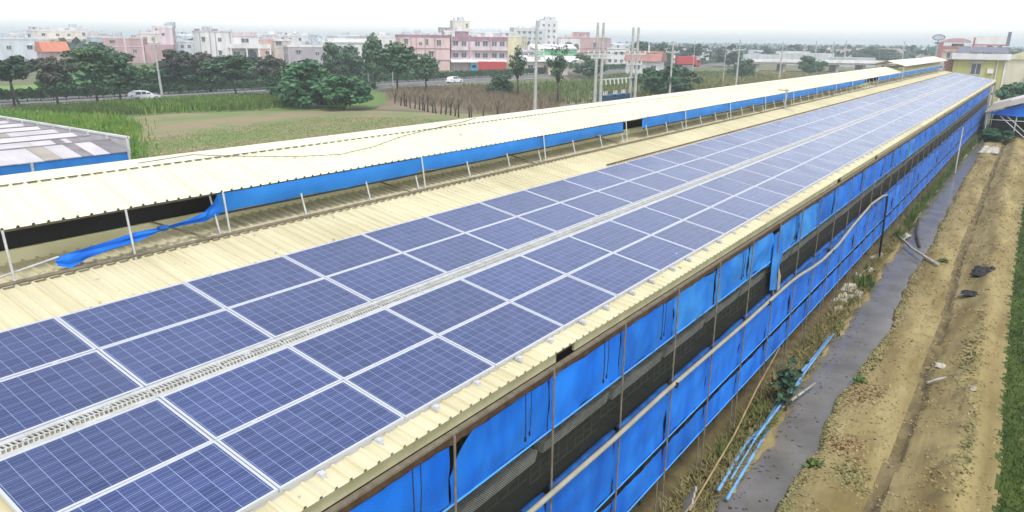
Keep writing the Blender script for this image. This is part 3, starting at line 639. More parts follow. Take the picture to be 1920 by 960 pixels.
# hedge in the median
hd = thing('median_hedge', 'clipped dark hedge along the middle of the road', 'hedge', (np.interp(60, [a for a, b in RC], [b for a, b in RC])-5.75, 60, 0))
n_ = 15000; r_ = np.random.default_rng(5); hy = 34+r_.random(n_)**1.25*270; hx = np.interp(hy, [a for a, b in RC], [b for a, b in RC])-5.75+(r_.random(n_)-.5)*1.2
V, Fc = leaf_cards(np.column_stack([hx-hd.location.x, hy-60, .55+1.3*r_.random(n_)]), .42, seed=8)
obj('foliage', rawmesh('foliage', V, Fc, 'hedge'), hd)
cm = MB()
for (ya_, xa), (yb_, xb) in zip(RC[1:-2], RC[2:-1]):
    cm.add([(xa-6.2-hd.location.x,ya_-60,.55),(xa-5.3-hd.location.x,ya_-60,.55),(xb-5.3-hd.location.x,yb_-60,.55),(xb-6.2-hd.location.x,yb_-60,.55),(xa-6.2-hd.location.x,ya_-60,1.7),(xa-5.3-hd.location.x,ya_-60,1.7),(xb-5.3-hd.location.x,yb_-60,1.7),(xb-6.2-hd.location.x,yb_-60,1.7)], [(0,1,2,3),(4,5,6,7),(0,3,7,4),(1,2,6,5)])
cm.build('inner_branches', 'hedge', hd)
st = MB()
for y in np.arange(30, 260, 1.7):
    x = np.interp(y, [a for a, b in RC], [b for a, b in RC])-5.75-hd.location.x; st.tube([(x,y-60,0),(x+.05,y-60,.6)], .06, 5)
struct(st.build('stems', 'bark', hd), 'stuff')
# thicket beyond the far carriageway
n_ = 15000; r_ = np.random.default_rng(15); hy = 30+115*r_.random(n_); hx = np.interp(hy, [a for a, b in RC], [b for a, b in RC])-19-5*r_.random(n_)
hh = 3.2+1.6*fbm(hx, hy, .12, 4.)+.9*fbm(hx, hy, .45, 8.); kp = ~((hy < 58) & (fbm(hx, hy, .08, 1.) > -.1)); Cc = np.column_stack([hx, hy, hh*r_.random(n_)])[kp]
V, Fc = leaf_cards(Cc, .75, seed=19); struct(obj('roadside_thicket', rawmesh('roadside_thicket', V, Fc, 'thicket')), 'stuff')
# pruned stumps
def stump(seed):
    rr = random.Random(seed); q = MB(); h = rr.uniform(1.5,2.3); lx, ly = rr.uniform(-.35,.35), rr.uniform(-.2,.2)
    q.tube([(0,0,-.1),(lx*.5,ly*.5,h*.5),(lx,ly,h)], [.11,.085,.05], 6)
    if rr.random() < .75: q.tube([(lx*.4,ly*.4,h*.4),(lx*.4-rr.uniform(.2,.5),.1,h*.7),(lx*.4-rr.uniform(.3,.5),.1,h*rr.uniform(.85,1.05))], [.075,.06,.03], 6)
    if rr.random() < .5: q.tube([(lx*.5,ly*.5,h*.5),(lx*.5+.3,-.1,h*.75),(lx*.5+.4,-.1,h*.95)], [.06,.05,.025], 5)
    return q.mesh('pruned_stump', 'bark', True)
STM = [stump(s) for s in range(7)]
for i, (x, y) in enumerate([(-68.7,77.4),(-65.6,75.4),(-64.6,75.2),(-63.8,74.7),(-61.7,73.3),(-60.7,73.1),(-59.2,72.4),(-58.4,72.2),(-57.7,71.7),(-56.3,70.9),(-54.9,70.3),(-54.1,70.0),(-53.2,69.9),(-52.3,69.8),(-51.4,69.7),(-50.1,69.0),(-49.0,68.4),(-47.2,68.3),(-46.2,67.5),(-45.2,68.4),(-43.9,69.5)]):
    o = obj('pruned_stump', STM[i % 7], None, (x, y, 0), (0,0,random.uniform(-.6,.6)), (1,1,random.uniform(.85,1.15))); tag(o, 'bare dark pruned stump in the row at the far edge of the field', 'stump', 'pruned stumps at the field edge')
# ------------------------------------------------------------------ buildings
CAMX, CAMY = 9.27, -1.82
wf = MB().box(-.5,.5,-.06,.02,-.5,.5)
WIN = MB().box(-.5,-.44,-.07,.02,-.5,.5).box(.44,.5,-.07,.02,-.5,.5).box(-.42,.42,-.07,.02,.43,.5).box(-.42,.42,-.09,.02,-.5,-.42).box(-.03,.03,-.05,.02,-.42,.43).mesh('window', 'w_grey')
PANE = MB().box(-.42,.42,-.02,.01,-.42,.43).mesh('pane', 'glass_dark')
TANK = MB().tube([(0,0,0),(0,0,.25)], .45, 6).tube([(0,0,.25),(0,0,.35),(0,0,1.35),(0,0,1.5)], [.5,.6,.6,.3], 12).mesh('water_tank', 'tank')
def window(par, x, z, w_, h_, y=0, rz=0):
    o = obj('window', WIN, par, (x, y, z), (0,0,rz), (w_, 1, h_)); obj('pane', PANE, o); return o
def building(name, label, cat, x, y, w_, h, d, col, off=12, wins=(), bands=(), parapet=.7, trim='w_white', huts=(), tanks=(), group='town buildings beyond the road', side=None):
    vx, vy = CAMX-x, CAMY-y; rz = math.atan2(vx, -vy)+math.radians(off)
    t = thing(name, label, cat, (x, y, 0), rz, group)
    MB().box(-w_/2,w_/2,0,d,0,h-parapet*.3).build('walls', 'w_'+col, t)
    p = MB(); z0, z1 = h-parapet, h; e = .12
    p.box(-w_/2-e,w_/2+e,-e,.15,z0,z1).box(-w_/2-e,w_/2+e,d-.15,d+e,z0,z1).box(-w_/2-e,-w_/2+.15,.15,d-.15,z0,z1).box(w_/2-.15,w_/2+e,.15,d-.15,z0,z1)
    p.build('parapet', 'w_'+col if trim is None else trim, t)
    for z in bands: MB().box(-w_/2-.1,w_/2+.1,-.14,-.003,z,z+.22).build('band', trim or 'w_white', t)
    for (wx, wz, ww, wh) in wins: window(t, wx, wz, ww, wh)
    sd_ = 1 if off > 0 else -1
    if side is None and h > 5: side = [(d*.3, h-2.4, 1.2, 1.2), (d*.68, h-2.6, 1.2, 1.2), (d*.5, h-5.4, 1.2, 1.2)]
    for wx, wz, ww, wh in list(wins)[::3]: MB().box(wx-ww*.6,wx+ww*.6,-.5,-.003,wz+wh*.56,wz+wh*.62).build('sunshade', 'w_grey', t)
    for (wy, wz, ww, wh) in (side or ()): window(t, -sd_*w_/2, wz, ww, wh, wy, -sd_*math.pi/2)
    for (hx, hw, hh, c) in huts:
        hu = MB().box(hx-hw/2,hx+hw/2,d*.3,d*.3+3.5,h-parapet,h+hh).build('roof_hut', 'w_'+c, t)
        MB().box(hx-hw/2-.15,hx+hw/2+.15,d*.3-.15,d*.3+3.65,h+hh,h+hh+.18).build('hut_slab', 'w_'+c, hu)
        window(hu, hx, h+hh*.5, .9, 1.0, d*.3).name = 'hut_window'
    rq = random.Random(int(x*7+y)); 
    if h > 5:
        for q_ in range(2): obj('water_tank', TANK, t, (rq.uniform(-w_/2.4,w_/2.4), d*rq.uniform(.3,.7), h-parapet*.5), (0,0,0), (rq.uniform(.6,.9),)*3)
        ax = rq.uniform(-w_/2.4,w_/2.4); MB().tube([(ax,d*.4,h-.6),(ax,d*.4,h+2.2)], .05, 5).build('antenna', 'galv', t)
        hx_ = rq.uniform(-w_/3,w_/3); MB().box(hx_-1.3,hx_+1.3,d*.55,d*.55+2.5,h-parapet,h+rq.uniform(.6,1.5)).build('roof_shed', 'w_'+rq.choice(['grey','greyblue','tan','white']), t)
    for tx in tanks: obj('water_tank', TANK, t, (tx, d*.4, h-parapet*.4))
    return t
def grid(xs_, zs, w_=1.3, h_=1.4): return [(x, z, w_, h_) for x in xs_ for z in zs]
B = building
B('flat_block', 'long pale blue flat block at the left edge with two small windows', 'building', -237.4, 94.7, 15.5, 8.2, 10, 'paleblue', 8, [(2.2,5.4,1.5,1.2),(6.4,5.4,1.3,1.2),(-3,5.4,1.3,1.2)], parapet=.5, huts=[(3,2.2,1.2,'grey')], tanks=[-4])
t = B('orange_roof_house', 'small house with bright orange pitched roof and red wall', 'house', -217.9, 95.8, 6.2, 4.6, 7, 'brick', 15, [(1.2,3.4,1,1)], parapet=.1)
t2 = MB().prism([(-.6,4.6),(7.6,4.6),(5.5,7.3),(2.2,7.3)], 'x', -3.5, 3.5).build('roof', 'tile_orange', t)
for k in range(14): MB().box(-3.5+k*.52,-3.44+k*.52,-.58,-.52,4.58,4.7).build('tile_edge', 'tile_orange', t2)
B('tall_cream_block', 'cream apartment block with a round roof tank behind the orange roof', 'building', -323.2, 142.6, 18, 11, 11, 'cream', 10, grid((-5,0,4),(9,),1.3,1.1)+grid((-3,3,6.5),(5.6,)), (7.4,), tanks=[-2.5], huts=[(-7.5,2.6,.9,'pinkgrey')])
B('narrow_block', 'narrow white block stepping up behind the cream apartment block', 'building', -329.1, 154, 6.5, 12, 9, 'white', 10, grid((-1.5,1.5),(9.5,6.2)))
B('balcony_block', 'grey blue block with long balcony bands left of the pink brick house', 'building', -343.9, 166.2, 13, 10.2, 10, 'greyblue', 10, grid((-4,0,4),(8.2,5,)), (9.0,6.4))
B('plain_block', 'plain teal grey block directly left of the pink brick house', 'building', -293.1, 144.7, 6.5, 8.9, 8, 'greyblue', 10, [(1,6,1.2,1.2)])
t = B('brick_house', 'dusky pink brick house with pale vertical bands', 'house', -249.3, 131.1, 12.4, 8.8, 11, 'brick', -8, [(-3.4,7,1.6,1.1),(3.2,4.0,1.5,1.4),(-3,3.6,1.5,1.4)], (5.4,), trim='w_pinkgrey')
for xx in (0.2, 5.6): MB().box(xx,xx+.5,-.16,-.003,0,8.7).build('pilaster', 'w_pinkgrey', t)
MB().box(6.3,15.5,.5,9,0,6.2).build('annex', 'w_brick', t)
B('cream_house', 'cream house with two raised stair towers above the pink brick house', 'house', -261.9, 147.7, 9.0, 10.4, 10, 'cream', -8, [(-2.5,8,1.2,1.1),(1,8,1.2,1.1),(3,5.5,1.2,1.2)], (6.6,), huts=[(2.0,2.8,2.0,'pinkgrey')])
B('stair_tower', 'tall narrow mauve stair tower right of the leaning road pole', 'building', -249.1, 146.6, 4.6, 12.6, 6, 'pinkgrey', -10, [(-.9,9.6,.9,1.0)])
B('small_blue_block', 'low bluish block between the stair tower and the white villa', 'building', -311.3, 189.4, 9.5, 10, 9, 'greyblue', 8, grid((-2.5,1.5),(8,5.4),1.2,1.2), huts=[(1,3,.8,'grey')])
t = B('white_villa', 'large white villa with brown trim, arched porch and terrace', 'house', -209.3, 140.3, 10.2, 10.9, 11, 'white', 10, [(-3.7,8.2,1.0,1.5),(-3.4,4.0,1.0,1.6),(1.2,8.2,1.2,1.3),(1.0,4.0,1.0,1.6)], trim='w_pinkgrey', parapet=.35, huts=[(-4.5,1.2,.4,'purple'),(.8,1.4,.4,'purple')])
for xx in (-4.9,-1.9,-.2,4.3): MB().box(xx,xx+.28,-.12,-.003,0,10.6).build('pilaster', 'w_purple', t)
wing = MB().box(5.1,13.6,.8,10,0,9.6).build('wing', 'w_white', t)
MB().box(5.0,13.2,.6,.79,9.3,10.6).build('roof_parapet', 'w_pinkgrey', t)
window(t, 9.2, 8.0, 2.6, 1.5, .75)
tr = MB().box(3.5,16.5,-2.6,.79,5.6,5.9).box(3.5,16.5,-2.6,-2.4,5.9,7.0).build('terrace', 'w_white', t)
for xx in (3.7,8.6,12.4,16.0): MB().box(xx,xx+.45,-2.5,-2.05,0,5.6).build('column', 'w_white', t)
window(t, 6.2, 3.6, 2.2, 2.0, .75)
ar = []
for k in range(13): a = math.pi*k/12; ar.append((10.6-1.9*math.cos(a) , 3.6+1.5*math.sin(a)))
MB().prism([(8.7,0)]+ar+[(12.5,0)], 'y', .55, .78).build('arch', 'glass_dark', t)
B('salmon_house', 'salmon pink house right of the white villa', 'house', -223.6, 166.5, 12.6, 8.9, 10, 'salmon', 10, [(-2.6,6.3,1.0,1.1),(-.2,6.3,1.6,1.1),(-.2,7.8,1.6,.8),(3,3.6,1.6,1.3),(5.0,3.6,1.3,1.3)], (5.0,2.4), tanks=[-.4], trim='w_pinkgrey')
t = B('balcony_house', 'brownish house with a dark balcony right of the salmon house', 'house', -217, 172, 6.0, 8.6, 8, 'tan', 10, [(-1.4,7,2.2,1.5),(1.4,3.4,2.2,1.4)], (5.6,))
B('white_house', 'white house with roof clutter behind the brownish balcony house', 'house', -248.9, 201.7, 13, 10.2, 10, 'white', 10, grid((-4,-1,3),(8.4,5.6),1.2,1.2), huts=[(-2,3.5,.8,'white')], tanks=[3,-5])
B('grey_purple_house', 'grey purple plain house above the big round bush', 'house', -193.5, 164.3, 13.5, 6.8, 10, 'purple', 10, [(-3.4,4.3,1.6,1.5),(2.8,4.0,1.6,1.4),(5,4,1.2,1.3)])
B('blue_grey_house', 'blue grey house with a stepped roof right of the white house', 'house', -260.5, 225.5, 11, 8.9, 9, 'greyblue', 10, grid((-3,1),(6.8,4.2)), huts=[(-1,3,1.2,'greyblue')])
t = B('white_shed_block', 'low white building with pitched metal roof behind the narrow trees', 'building', -225.9, 211.7, 16, 7.4, 10, 'white', 10, grid((-5,-1,3),(5,),1.5,1.2))
MB().prism([(-.5,7.4),(10.5,7.4),(5,9)], 'x', -8.2, 8.2).build('roof', 'w_grey', t)
B('white_flat_house', 'white flat roofed house left of the pink apartment block', 'house', -202.2, 209.4, 10, 10.2, 9, 'white', 10, grid((-2.8,1.8),(7.8,4.8),1.1,1.6), tanks=[1])
t = B('pink_apartments', 'big pink apartment block with dark red trim, balconies and arches', 'building', -145.6, 169, 15.5, 10.4, 13, 'pink', 6,
  [(-5.5,8.3,1.2,1.7),(-1.2,7.8,1.0,1.0),(.6,8.3,1.3,2.0),(2.0,4.7,1.6,1.8),(-1.3,4.3,1.3,1.3),(4.4,8.1,1.5,1.9),(-4.5,4.3,1.2,1.3)], (6.3,2.9), trim='w_mauve', tanks=[-1.5])
for xx in (-7.7,-4.2,-2.6,.0,3.0): MB().box(xx,xx+.32,-.13,-.003,0,10.0).build('pilaster', 'w_brick', t)
t = B('pink_apartments_wing', 'right hand wing of the pink block with long balconies and arched windows', 'building', -134.0, 181.2, 17.5, 10.0, 12, 'pinkgrey', 6,
  [(x, z, 1.7, 1.6) for x in (-7.3,-4.8,-.6,1.8,4.6,7.0) for z in (8.0, 4.5)], (), trim='w_mauve', parapet=1.2, huts=[(-5,4,1.4,'mauve')])
for x0, x1 in ((-8.6,-3.6),(-2.6,3.2),(3.6,8.6)):
    for z in (6.0, 2.6): MB().box(x0,x1,-1.3,-.003,z,z+.2).box(x0,x1,-1.3,-1.18,z+.2,z+1.0).build('balcony', 'w_pinkgrey', t)
for xx in (-8.7,-3.3,3.2,8.4): MB().box(xx,xx+.35,-.3,-.003,0,10).build('pilaster', 'w_brick', t)
MB().prism([(-3.5,2.5),(0,3.3),(0,3.5),(-3.5,2.7)], 'x', -9, 8).build('awning', 'w_white', t)
B('stair_block', 'square white rooftop block rising above the pink apartment block', 'building', -188.1, 238.5, 7.0, 16.6, 6, 'cream', 14, [(2.2,14.5,.8,1.6)], parapet=.3)
B('white_long_house', 'long white house under the square rooftop block', 'house', -174.5, 222.6, 14, 12.3, 8, 'white', 10, grid((-5,-1,3),(10.2,),1.4,1.2), huts=[(-6,5,1.0,'purple')])
t = B('grey_roof_hall', 'hall with grey green pitched roof right of the square rooftop block', 'building', -193.5, 260.4, 13.5, 11.8, 10, 'white', 10, grid((-4,0,4),(9.8,),1.6,1.3))
MB().prism([(-.4,11.8),(10.4,11.8),(5,13.6)], 'x', -7, 7).build('roof', 'w_greyblue', t)
B('yellow_house', 'pale yellow house right of the pink apartment wing', 'house', -151, 219.5, 10.4, 10.6, 9, 'yellow', -14, [(-3.6,9.2,.8,.7)], parapet=.4, huts=[(-1,3,.9,'grey')])
B('grey_house', 'grey patched house below the pale yellow house', 'house', -126, 199, 8, 6.3, 8, 'purple', 8, grid((-2,1.5),(4.4,),1.4,1.2))
B('office_block', 'grey white office block left of the tall tower block', 'building', -218.3, 332.3, 17, 15.6, 11, 'grey', 14, grid((-6,-3,0,3,6),(13,10,7),1.6,1.3))
B('tall_tower_block', 'tallest pale tower block on the skyline with a roof box', 'building', -215.7, 347, 10, 19.5, 9, 'white', 16, grid((-3,0,3),(17,14,11,8),1.2,1.4), huts=[(1.5,6,2.0,'grey')])
t = B('green_roof_stall', 'low hall with white roof edge and green sheet wall behind the front pole', 'building', -119.5, 202, 14, 6.6, 9, 'grey', 10, (), parapet=.2)
MB().box(-6.8,6.8,-.2,-.003,3.9,6.3).build('green_cladding', 'green_sheet', t); MB().prism([(-.6,6.6),(9.5,6.6),(9.5,8.1)], 'x', -7.2, 7.2).build('roof', 'w_white', t)
for k_, (xx, yy, lb) in enumerate(((-107, 174, 'low white roofed stall behind the sparse half bare tree'), (-100, 176, 'second low white roofed stall left of the round hut'))):
    t = B('roadside_stall', lb, 'stall', xx, yy, 9, 3.6, 7, 'tan', 10, grid((-2.5,2),(1.9,),1.6,1.4), parapet=.1)
    MB().prism([(-.8,3.5),(7.5,3.5),(7.5,5.0)], 'x', -4.8, 4.8).build('roof', 'w_white', t)
t = B('pink_villa', 'square pink villa with arches left of the transformer poles', 'house', -148, 267, 20, 10.6, 12, 'brickred', -12, [(5.5,7.4,1.3,2.2)], (), trim='w_pinkgrey', parapet=.35, huts=[(-1.5,6.5,1.8,'brickred')], tanks=[-1.2])
MB().box(-9.9,-.6,-.14,-.003,4.4,9.9).build('porch_wall', 'w_white', t)
for xc, r_ in ((-8.6,.8),(-5.4,1.9),(-2.2,1.1)):
    pts_ = [(xc-r_,5.4)]+[(xc-r_*math.cos(math.pi*k/12), 7.0+r_*.9*math.sin(math.pi*k/12)) for k in range(13)]+[(xc+r_,5.4)]
    MB().prism(pts_, 'y', -.2, -.145).build('arch', 'glass_dark', t)
B('far_white_house', 'hazy white house right of the pink villa', 'house', -174.8, 350.4, 17, 8.1, 9, 'greyblue', 10, grid((-5,0,5),(6,3.4),1.8,1.2), (4.6,))
t = B('red_roof_house', 'white cottage with a dark red hipped roof right of the transformer poles', 'house', -83.7, 191.2, 9.4, 3.9, 8, 'white', -12, [(-1.5,2.4,1.8,1.6),(3.2,2.2,1.5,1.3)], parapet=.1)
MB().prism([(-.9,3.9),(8.9,3.9),(5.6,6.6),(2.4,6.6)], 'x', -5.3, 5.3).build('roof', 'w_redroof', t); MB().box(1,1.4,2,2.4,6,8.4).build('chimney', 'w_white', t)
t = B('round_hut', 'grey domed hut behind the half bare tree', 'hut', -90.5, 169, .2, .2, .2, 'grey', 0)
MB().tube([(0,0,0),(0,0,2.2),(0,0,3.6),(0,0,4.5)], [3.6,3.4,2.3,.3], 18).build('dome', 'concrete', t, True)
B('pink_factory', 'long hazy pinkish factory on the plain', 'building', -101.9, 491.9, 31, 5.8, 9, 'salmon', 4, grid((-12,-8,-4,0,4,8,12),(3.4,),1.4,1.6), trim='w_tan', huts=[(-14,2,1.2,'brick')])
B('town_house', 'white block with a flat roof behind the pale blue flat block', 'building', -374.4, 144.6, 13, 9.6, 9, 'white', -9, grid((-4.9, -2.5, -0.1, 2.3, 4.7),(7.4,4.4),1.3,1.3))
B('town_house', 'narrow mauve block left of the cream apartment block', 'building', -390.0, 159.1, 8, 10.2, 9, 'pinkgrey', 14, grid((-2.4, 0.0, 2.4),(8.0,5.0),1.3,1.3))
B('town_house', 'white block behind the two stair towers', 'building', -337.1, 190.3, 9, 10.8, 9, 'white', 14, grid((-2.9, -0.5, 1.9),(8.6,5.6),1.3,1.3))
B('town_house', 'low pale blue house tucked left of the white villa', 'building', -257.4, 157.3, 8, 7.6, 9, 'paleblue', 10, grid((-2.4, 0.0, 2.4),(5.4,2.4),1.3,1.3))
B('town_house', 'grey block rising behind the white villa roof', 'building', -299.9, 203.9, 14, 11.6, 9, 'grey', 14, grid((-5.4, -3.0, -0.6, 1.8, 4.2, 6.6),(9.4,6.4),1.3,1.3))
B('town_house', 'cream block behind the salmon pink house', 'building', -283.8, 215.3, 9, 10.6, 9, 'cream', -9, grid((-2.9, -0.5, 1.9),(8.4,5.4),1.3,1.3))
B('town_house', 'white stepped block behind the white roof clutter house', 'building', -285.1, 233.7, 9, 11.0, 9, 'white', -9, grid((-2.9, -0.5, 1.9),(8.8,5.8),1.3,1.3))
B('town_house', 'pale blue house above the grey purple one', 'building', -214.9, 187.5, 8, 8.0, 9, 'paleblue', 10, grid((-2.4, 0.0, 2.4),(5.8,2.8),1.3,1.3))
B('town_house', 'grey block behind the pitched metal roof building', 'building', -261.6, 243.9, 10, 10.4, 9, 'grey', -9, grid((-3.4, -1.0, 1.4, 3.8),(8.2,5.2),1.3,1.3))
B('town_house', 'cream block behind the tall narrow casuarina', 'building', -236.5, 242.6, 9, 10.6, 9, 'cream', 14, grid((-2.9, -0.5, 1.9),(8.4,5.4),1.3,1.3))
B('town_house', 'white block peeping over the pink apartment roof', 'building', -229.6, 253.9, 12, 11.6, 9, 'white', -9, grid((-4.4, -2.0, 0.4, 2.8, 5.2),(9.4,6.4),1.3,1.3))
B('town_house', 'mauve block behind the pale yellow house', 'building', -204.4, 284.6, 10, 13.0, 9, 'pinkgrey', 14, grid((-3.4, -1.0, 1.4, 3.8),(10.8,7.8),1.3,1.3))
B('town_house', 'grey low block right of the tall tower', 'building', -207.5, 352.8, 10, 10.6, 9, 'grey', 10, grid((-3.4, -1.0, 1.4, 3.8),(8.4,5.4),1.3,1.3))
B('town_house', 'white low house between the two transformer pole pairs', 'building', -136.7, 275.1, 12, 6.6, 9, 'white', 10, grid((-4.4, -2.0, 0.4, 2.8, 5.2),(4.4,1.4),1.3,1.3))
# far end, behind the barn roof
GE = 'buildings at the far end of the barn'
t = B('olive_house', 'olive yellow house with white roof band and rooftop solar panels', 'house', .3, 139.4, 7.3, 7.1, 6, 'olive', 4, [(-.4,5.6,1.5,1.9)], parapet=.1, group=GE)
MB().box(-4.0,4.0,-.7,6.3,7.1,8.0).build('roof_band', 'w_white', t)
MB().box(1.15,2.0,-.5,-.003,5.0,5.7).build('air_conditioner', 'w_white', t)
MB().box(-4.9,-3.67,.2,2.5,0,7.0).build('dark_bay', 'w_brown', t)
MB().tube([(2.4,-.15,0),(2.4,-.15,7.1)], .09, 6).build('drainpipe', 'w_white', t); MB().box(3.35,3.6,-.12,-.003,0,7.1).build('pilaster', 'w_white', t)
for k in range(4): MB().add([(-3.2+k*1.75,.2,8.15),(-1.55+k*1.75,.2,8.15),(-1.55+k*1.75,4.8,9.05),(-3.2+k*1.75,4.8,9.05)], [(0,1,2,3)]).build('roof_panel', 'sign_blue', t)
t = B('beige_hall', 'beige gabled hall right of the olive house', 'building', 5.2, 183, 9.4, 6.6, 14, 'beige', -6, (), parapet=.1, group=GE)
MB().prism([(-4.9,6.6),(4.9,6.6),(0,8.3)], 'y', -.3, 14).build('roof', 'cream_roof', t); MB().box(1.2,4.6,-1.8,-.01,0,4.9).build('porch', 'w_white', t)
t = B('red_restaurant', 'building with dark red frame and a white rooftop sign behind the olive house', 'building', -9.5, 226, 9.5, 9.0, 9, 'tan', 6, [(-2.6,6.6,2,1.6)], (7.6,), trim='w_redroof', group=GE)
MB().box(-5.0,-4.6,-.2,9,0,10).build('red_frame', 'sign_red', t); MB().box(2.0,2.4,-.2,.2,0,11.2).build('red_frame', 'sign_red', t)
sg = MB().box(2.6,9.2,.0,.3,9.6,11.6).build('sign_board', 'w_white', t); MB().box(2.5,9.4,-.1,.4,9.2,9.55).build('sign_frame', 'sign_red', sg); MB().box(9.3,10.0,-.1,.4,9.2,12.6).build('sign_post', 'sign_blue', sg)
pts_ = [(-4.8,9.9)]+[(-1.5-3.2*math.cos(math.pi*k/10), 9.9+1.1*math.sin(math.pi*k/10)) for k in range(11)]
MB().prism(pts_, 'y', .5, 8).build('arched_roof', 'w_brick', t)
# oval sign on a tall mast
t = thing('oval_sign', 'oval sign over a smaller one on a tall pale mast', 'sign', (-17.5, 244.6, 0))
MB().tube([(0,0,0),(0,0,10.6)], [.22,.16], 8).build('mast', 'pole', t)
def ell(a, b, z): return [(a*math.cos(2*math.pi*k/28), z+b*math.sin(2*math.pi*k/28)) for k in range(28)]
rzs = math.atan2(CAMX+17.5, -(CAMY-244.6))
b1 = MB().prism(ell(1.65,.85,11.3), 'y', -.2, .2).build('oval_board', 'sign_blue', t); b1.rotation_euler = (0,0,rzs)
MB().prism(ell(1.4,.62,11.3), 'y', -.24, -.205).build('oval_face', 'w_greyblue', b1)
b2 = MB().prism(ell(.95,.30,9.75), 'y', -.2, .2).build('lower_board', 'sign_blue', t); b2.rotation_euler = (0,0,rzs)
# elevated road
er = thing('elevated_road', 'pale concrete elevated road with parapet crossing the plain', 'bridge', (-63, 262, 0), math.radians(35))
MB().box(-15,40,-4,4,2.4,3.0).build('deck', 'concrete', er); MB().box(-15,40,-4.3,-4.05,3.0,3.8).build('parapet', 'w_white', er); MB().box(-15,40,4.05,4.3,3.0,3.8).build('parapet', 'w_white', er)
for x in range(-12, 40, 9): MB().box(x,x+1.0,-3,3,0,2.4).build('bridge_pier', 'concrete', er)
# ------------------------------------------------------------------ sheds
sh = thing('sawtooth_shed', 'low shed with sawtooth roof of white and grey sheets, left edge', 'shed', (-34, 10, 0))
SX, SY = -34, 10
def L(p): return (p[0]-SX, p[1]-SY, p[2])
for k in range(11):
    xe = -32.2-2.35*k; ye = 19.1-.02*k; y = ye; zz = 3.0+.02*k; c = 0
    rr = random.Random(k+3); wds = [1.15,.9,.6,1.0,.85,1.3] if k == 0 else ([.9,.5,.35,.5,1.2,2.0] if k == 1 else [])
    mts = ['shed_grey','shed_white','shed_grey','shed_white','shed_tan','shed_white'] if k == 0 else (['shed_grey','shed_grey','shed_white','shed_grey','shed_white','shed_white'] if k == 1 else [])
    while y > -14:
        w_ = wds[c] if c < len(wds) else rr.uniform(1.7,3.0); m_ = mts[c] if c < len(mts) else rr.choice(['shed_white','shed_white','shed_white','shed_tan' if rr.random() < .3 else 'shed_white'])
        y0 = y-w_; jz = rr.uniform(-.012,.012)
        MB().add([L((xe,y0,zz+jz)),L((xe,y-.02,zz+jz)),L((xe-2.1,y-.02,zz+.45+jz)),L((xe-2.1,y0,zz+.45+jz)),L((xe,y0,zz+jz-.04)),L((xe,y-.02,zz+jz-.04)),L((xe-2.1,y-.02,zz+.41+jz)),L((xe-2.1,y0,zz+.41+jz))],
            [(0,1,2,3),(4,7,6,5),(0,4,5,1),(1,5,6,2),(2,6,7,3),(3,7,4,0)]).build('roof_sheet', m_, sh)
        y = y0; c += 1
    MB().box(xe-2.18-SX,xe-2.08-SX,-14-SY,ye-SY,zz+.44,zz+.50).build('row_gap_shade', 'shed_grey', sh)  # dark strip added for the shadow in the gap between roof rows
    MB().add([L((xe-2.12,-14,zz+.40)),L((xe-2.12,ye,zz+.40)),L((xe-2.16,ye,zz-.1)),L((xe-2.16,-14,zz-.1))], [(0,1,2,3)]).build('vertical_strip', 'shed_grey', sh)
    MB().box(xe-1.1-SX,xe-1.0-SX,ye-.1-SY,ye-SY,0,zz+.1).build('post', 'galv', sh)
MB().box(-60-SX,-34.2-SX,20.0-SY,20.16-SY,3.42,3.54).build('gutter_rail', 'w_white', sh)
MB().box(-60-SX,-34.2-SX,20.05-SY,20.09-SY,2.55,3.42).build('end_panel', 'shed_white', sh)
for k in range(12): MB().box(-34.28-2.35*k-SX,-34.2-2.35*k-SX,19.94-SY,20.04-SY,0,3.56).build('gutter_post', 'w_white', sh)
for k in range(5): MB().box(-32.3-SX,-32.24-SX,19-5*k-4.95-SY,19-5*k-SY,2.35,2.95).build('blue_valance', 'tarp_mon', sh)
for k in range(5): MB().box(-32.36-SX,-32.30-SX,18.4-5*k-4.9-SY,18.4-5*k-SY,.9,2.0).build('blue_side', 'tarp', sh)
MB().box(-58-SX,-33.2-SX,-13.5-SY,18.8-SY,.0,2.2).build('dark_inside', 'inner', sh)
for k in range(5): MB().box(-32.28-SX,-32.16-SX,18.9-5*k-SY,19.02-5*k-SY,0,3.0).build('post', 'galv', sh)
r2 = thing('gabled_shed', 'shed with pale sheet roof and blue tarp gable at the far right', 'shed', (10, 88, 0))
for k in range(5):
    for s in (-1, 1):
        for j in range(3):
            a0, a1 = j*1.75, (j+1)*1.75-.03; q = lambda a, y, d=0: (s*(5.2-a), y, 2.75+a*.36+d)
            y0, y1 = k*3.4-.5, k*3.4+2.87; dz = random.uniform(0,.03)
            MB().add([q(a0,y0,dz),q(a0,y1,dz),q(a1,y1,dz),q(a1,y0,dz),q(a0,y0,dz-.05),q(a0,y1,dz-.05),q(a1,y1,dz-.05),q(a1,y0,dz-.05)], [(0,1,2,3),(4,7,6,5),(0,4,5,1),(1,5,6,2),(2,6,7,3),(3,7,4,0)]).build('roof_sheet', random.choice(['shed_tan','shed_white','shed_tan']), r2)
MB().prism([(-5.0,2.62),(-3.4,2.45),(3.4,2.45),(5.0,2.62),(0,4.4)], 'y', 0, .05).build('blue_gable', 'tarp', r2)
for x in (-4.9,-2.4,0,2.4,4.9):
    for y in (.1, 8, 16): MB().tube([(x,y,0),(x,y,2.7)], .06, 6).build('post', 'galv', r2)
MB().tube([(-4.8,.1,2.0),(4.8,.1,2.0)], .04, 6).build('rail', 'galv', r2); MB().tube([(-3.8,.1,2.4),(-1.2,.1,.2)], .04, 6).build('stair_stringer', 'galv', r2); MB().tube([(-3.2,.1,2.4),(-.6,.1,.2)], .04, 6).build('stair_stringer', 'galv', r2)
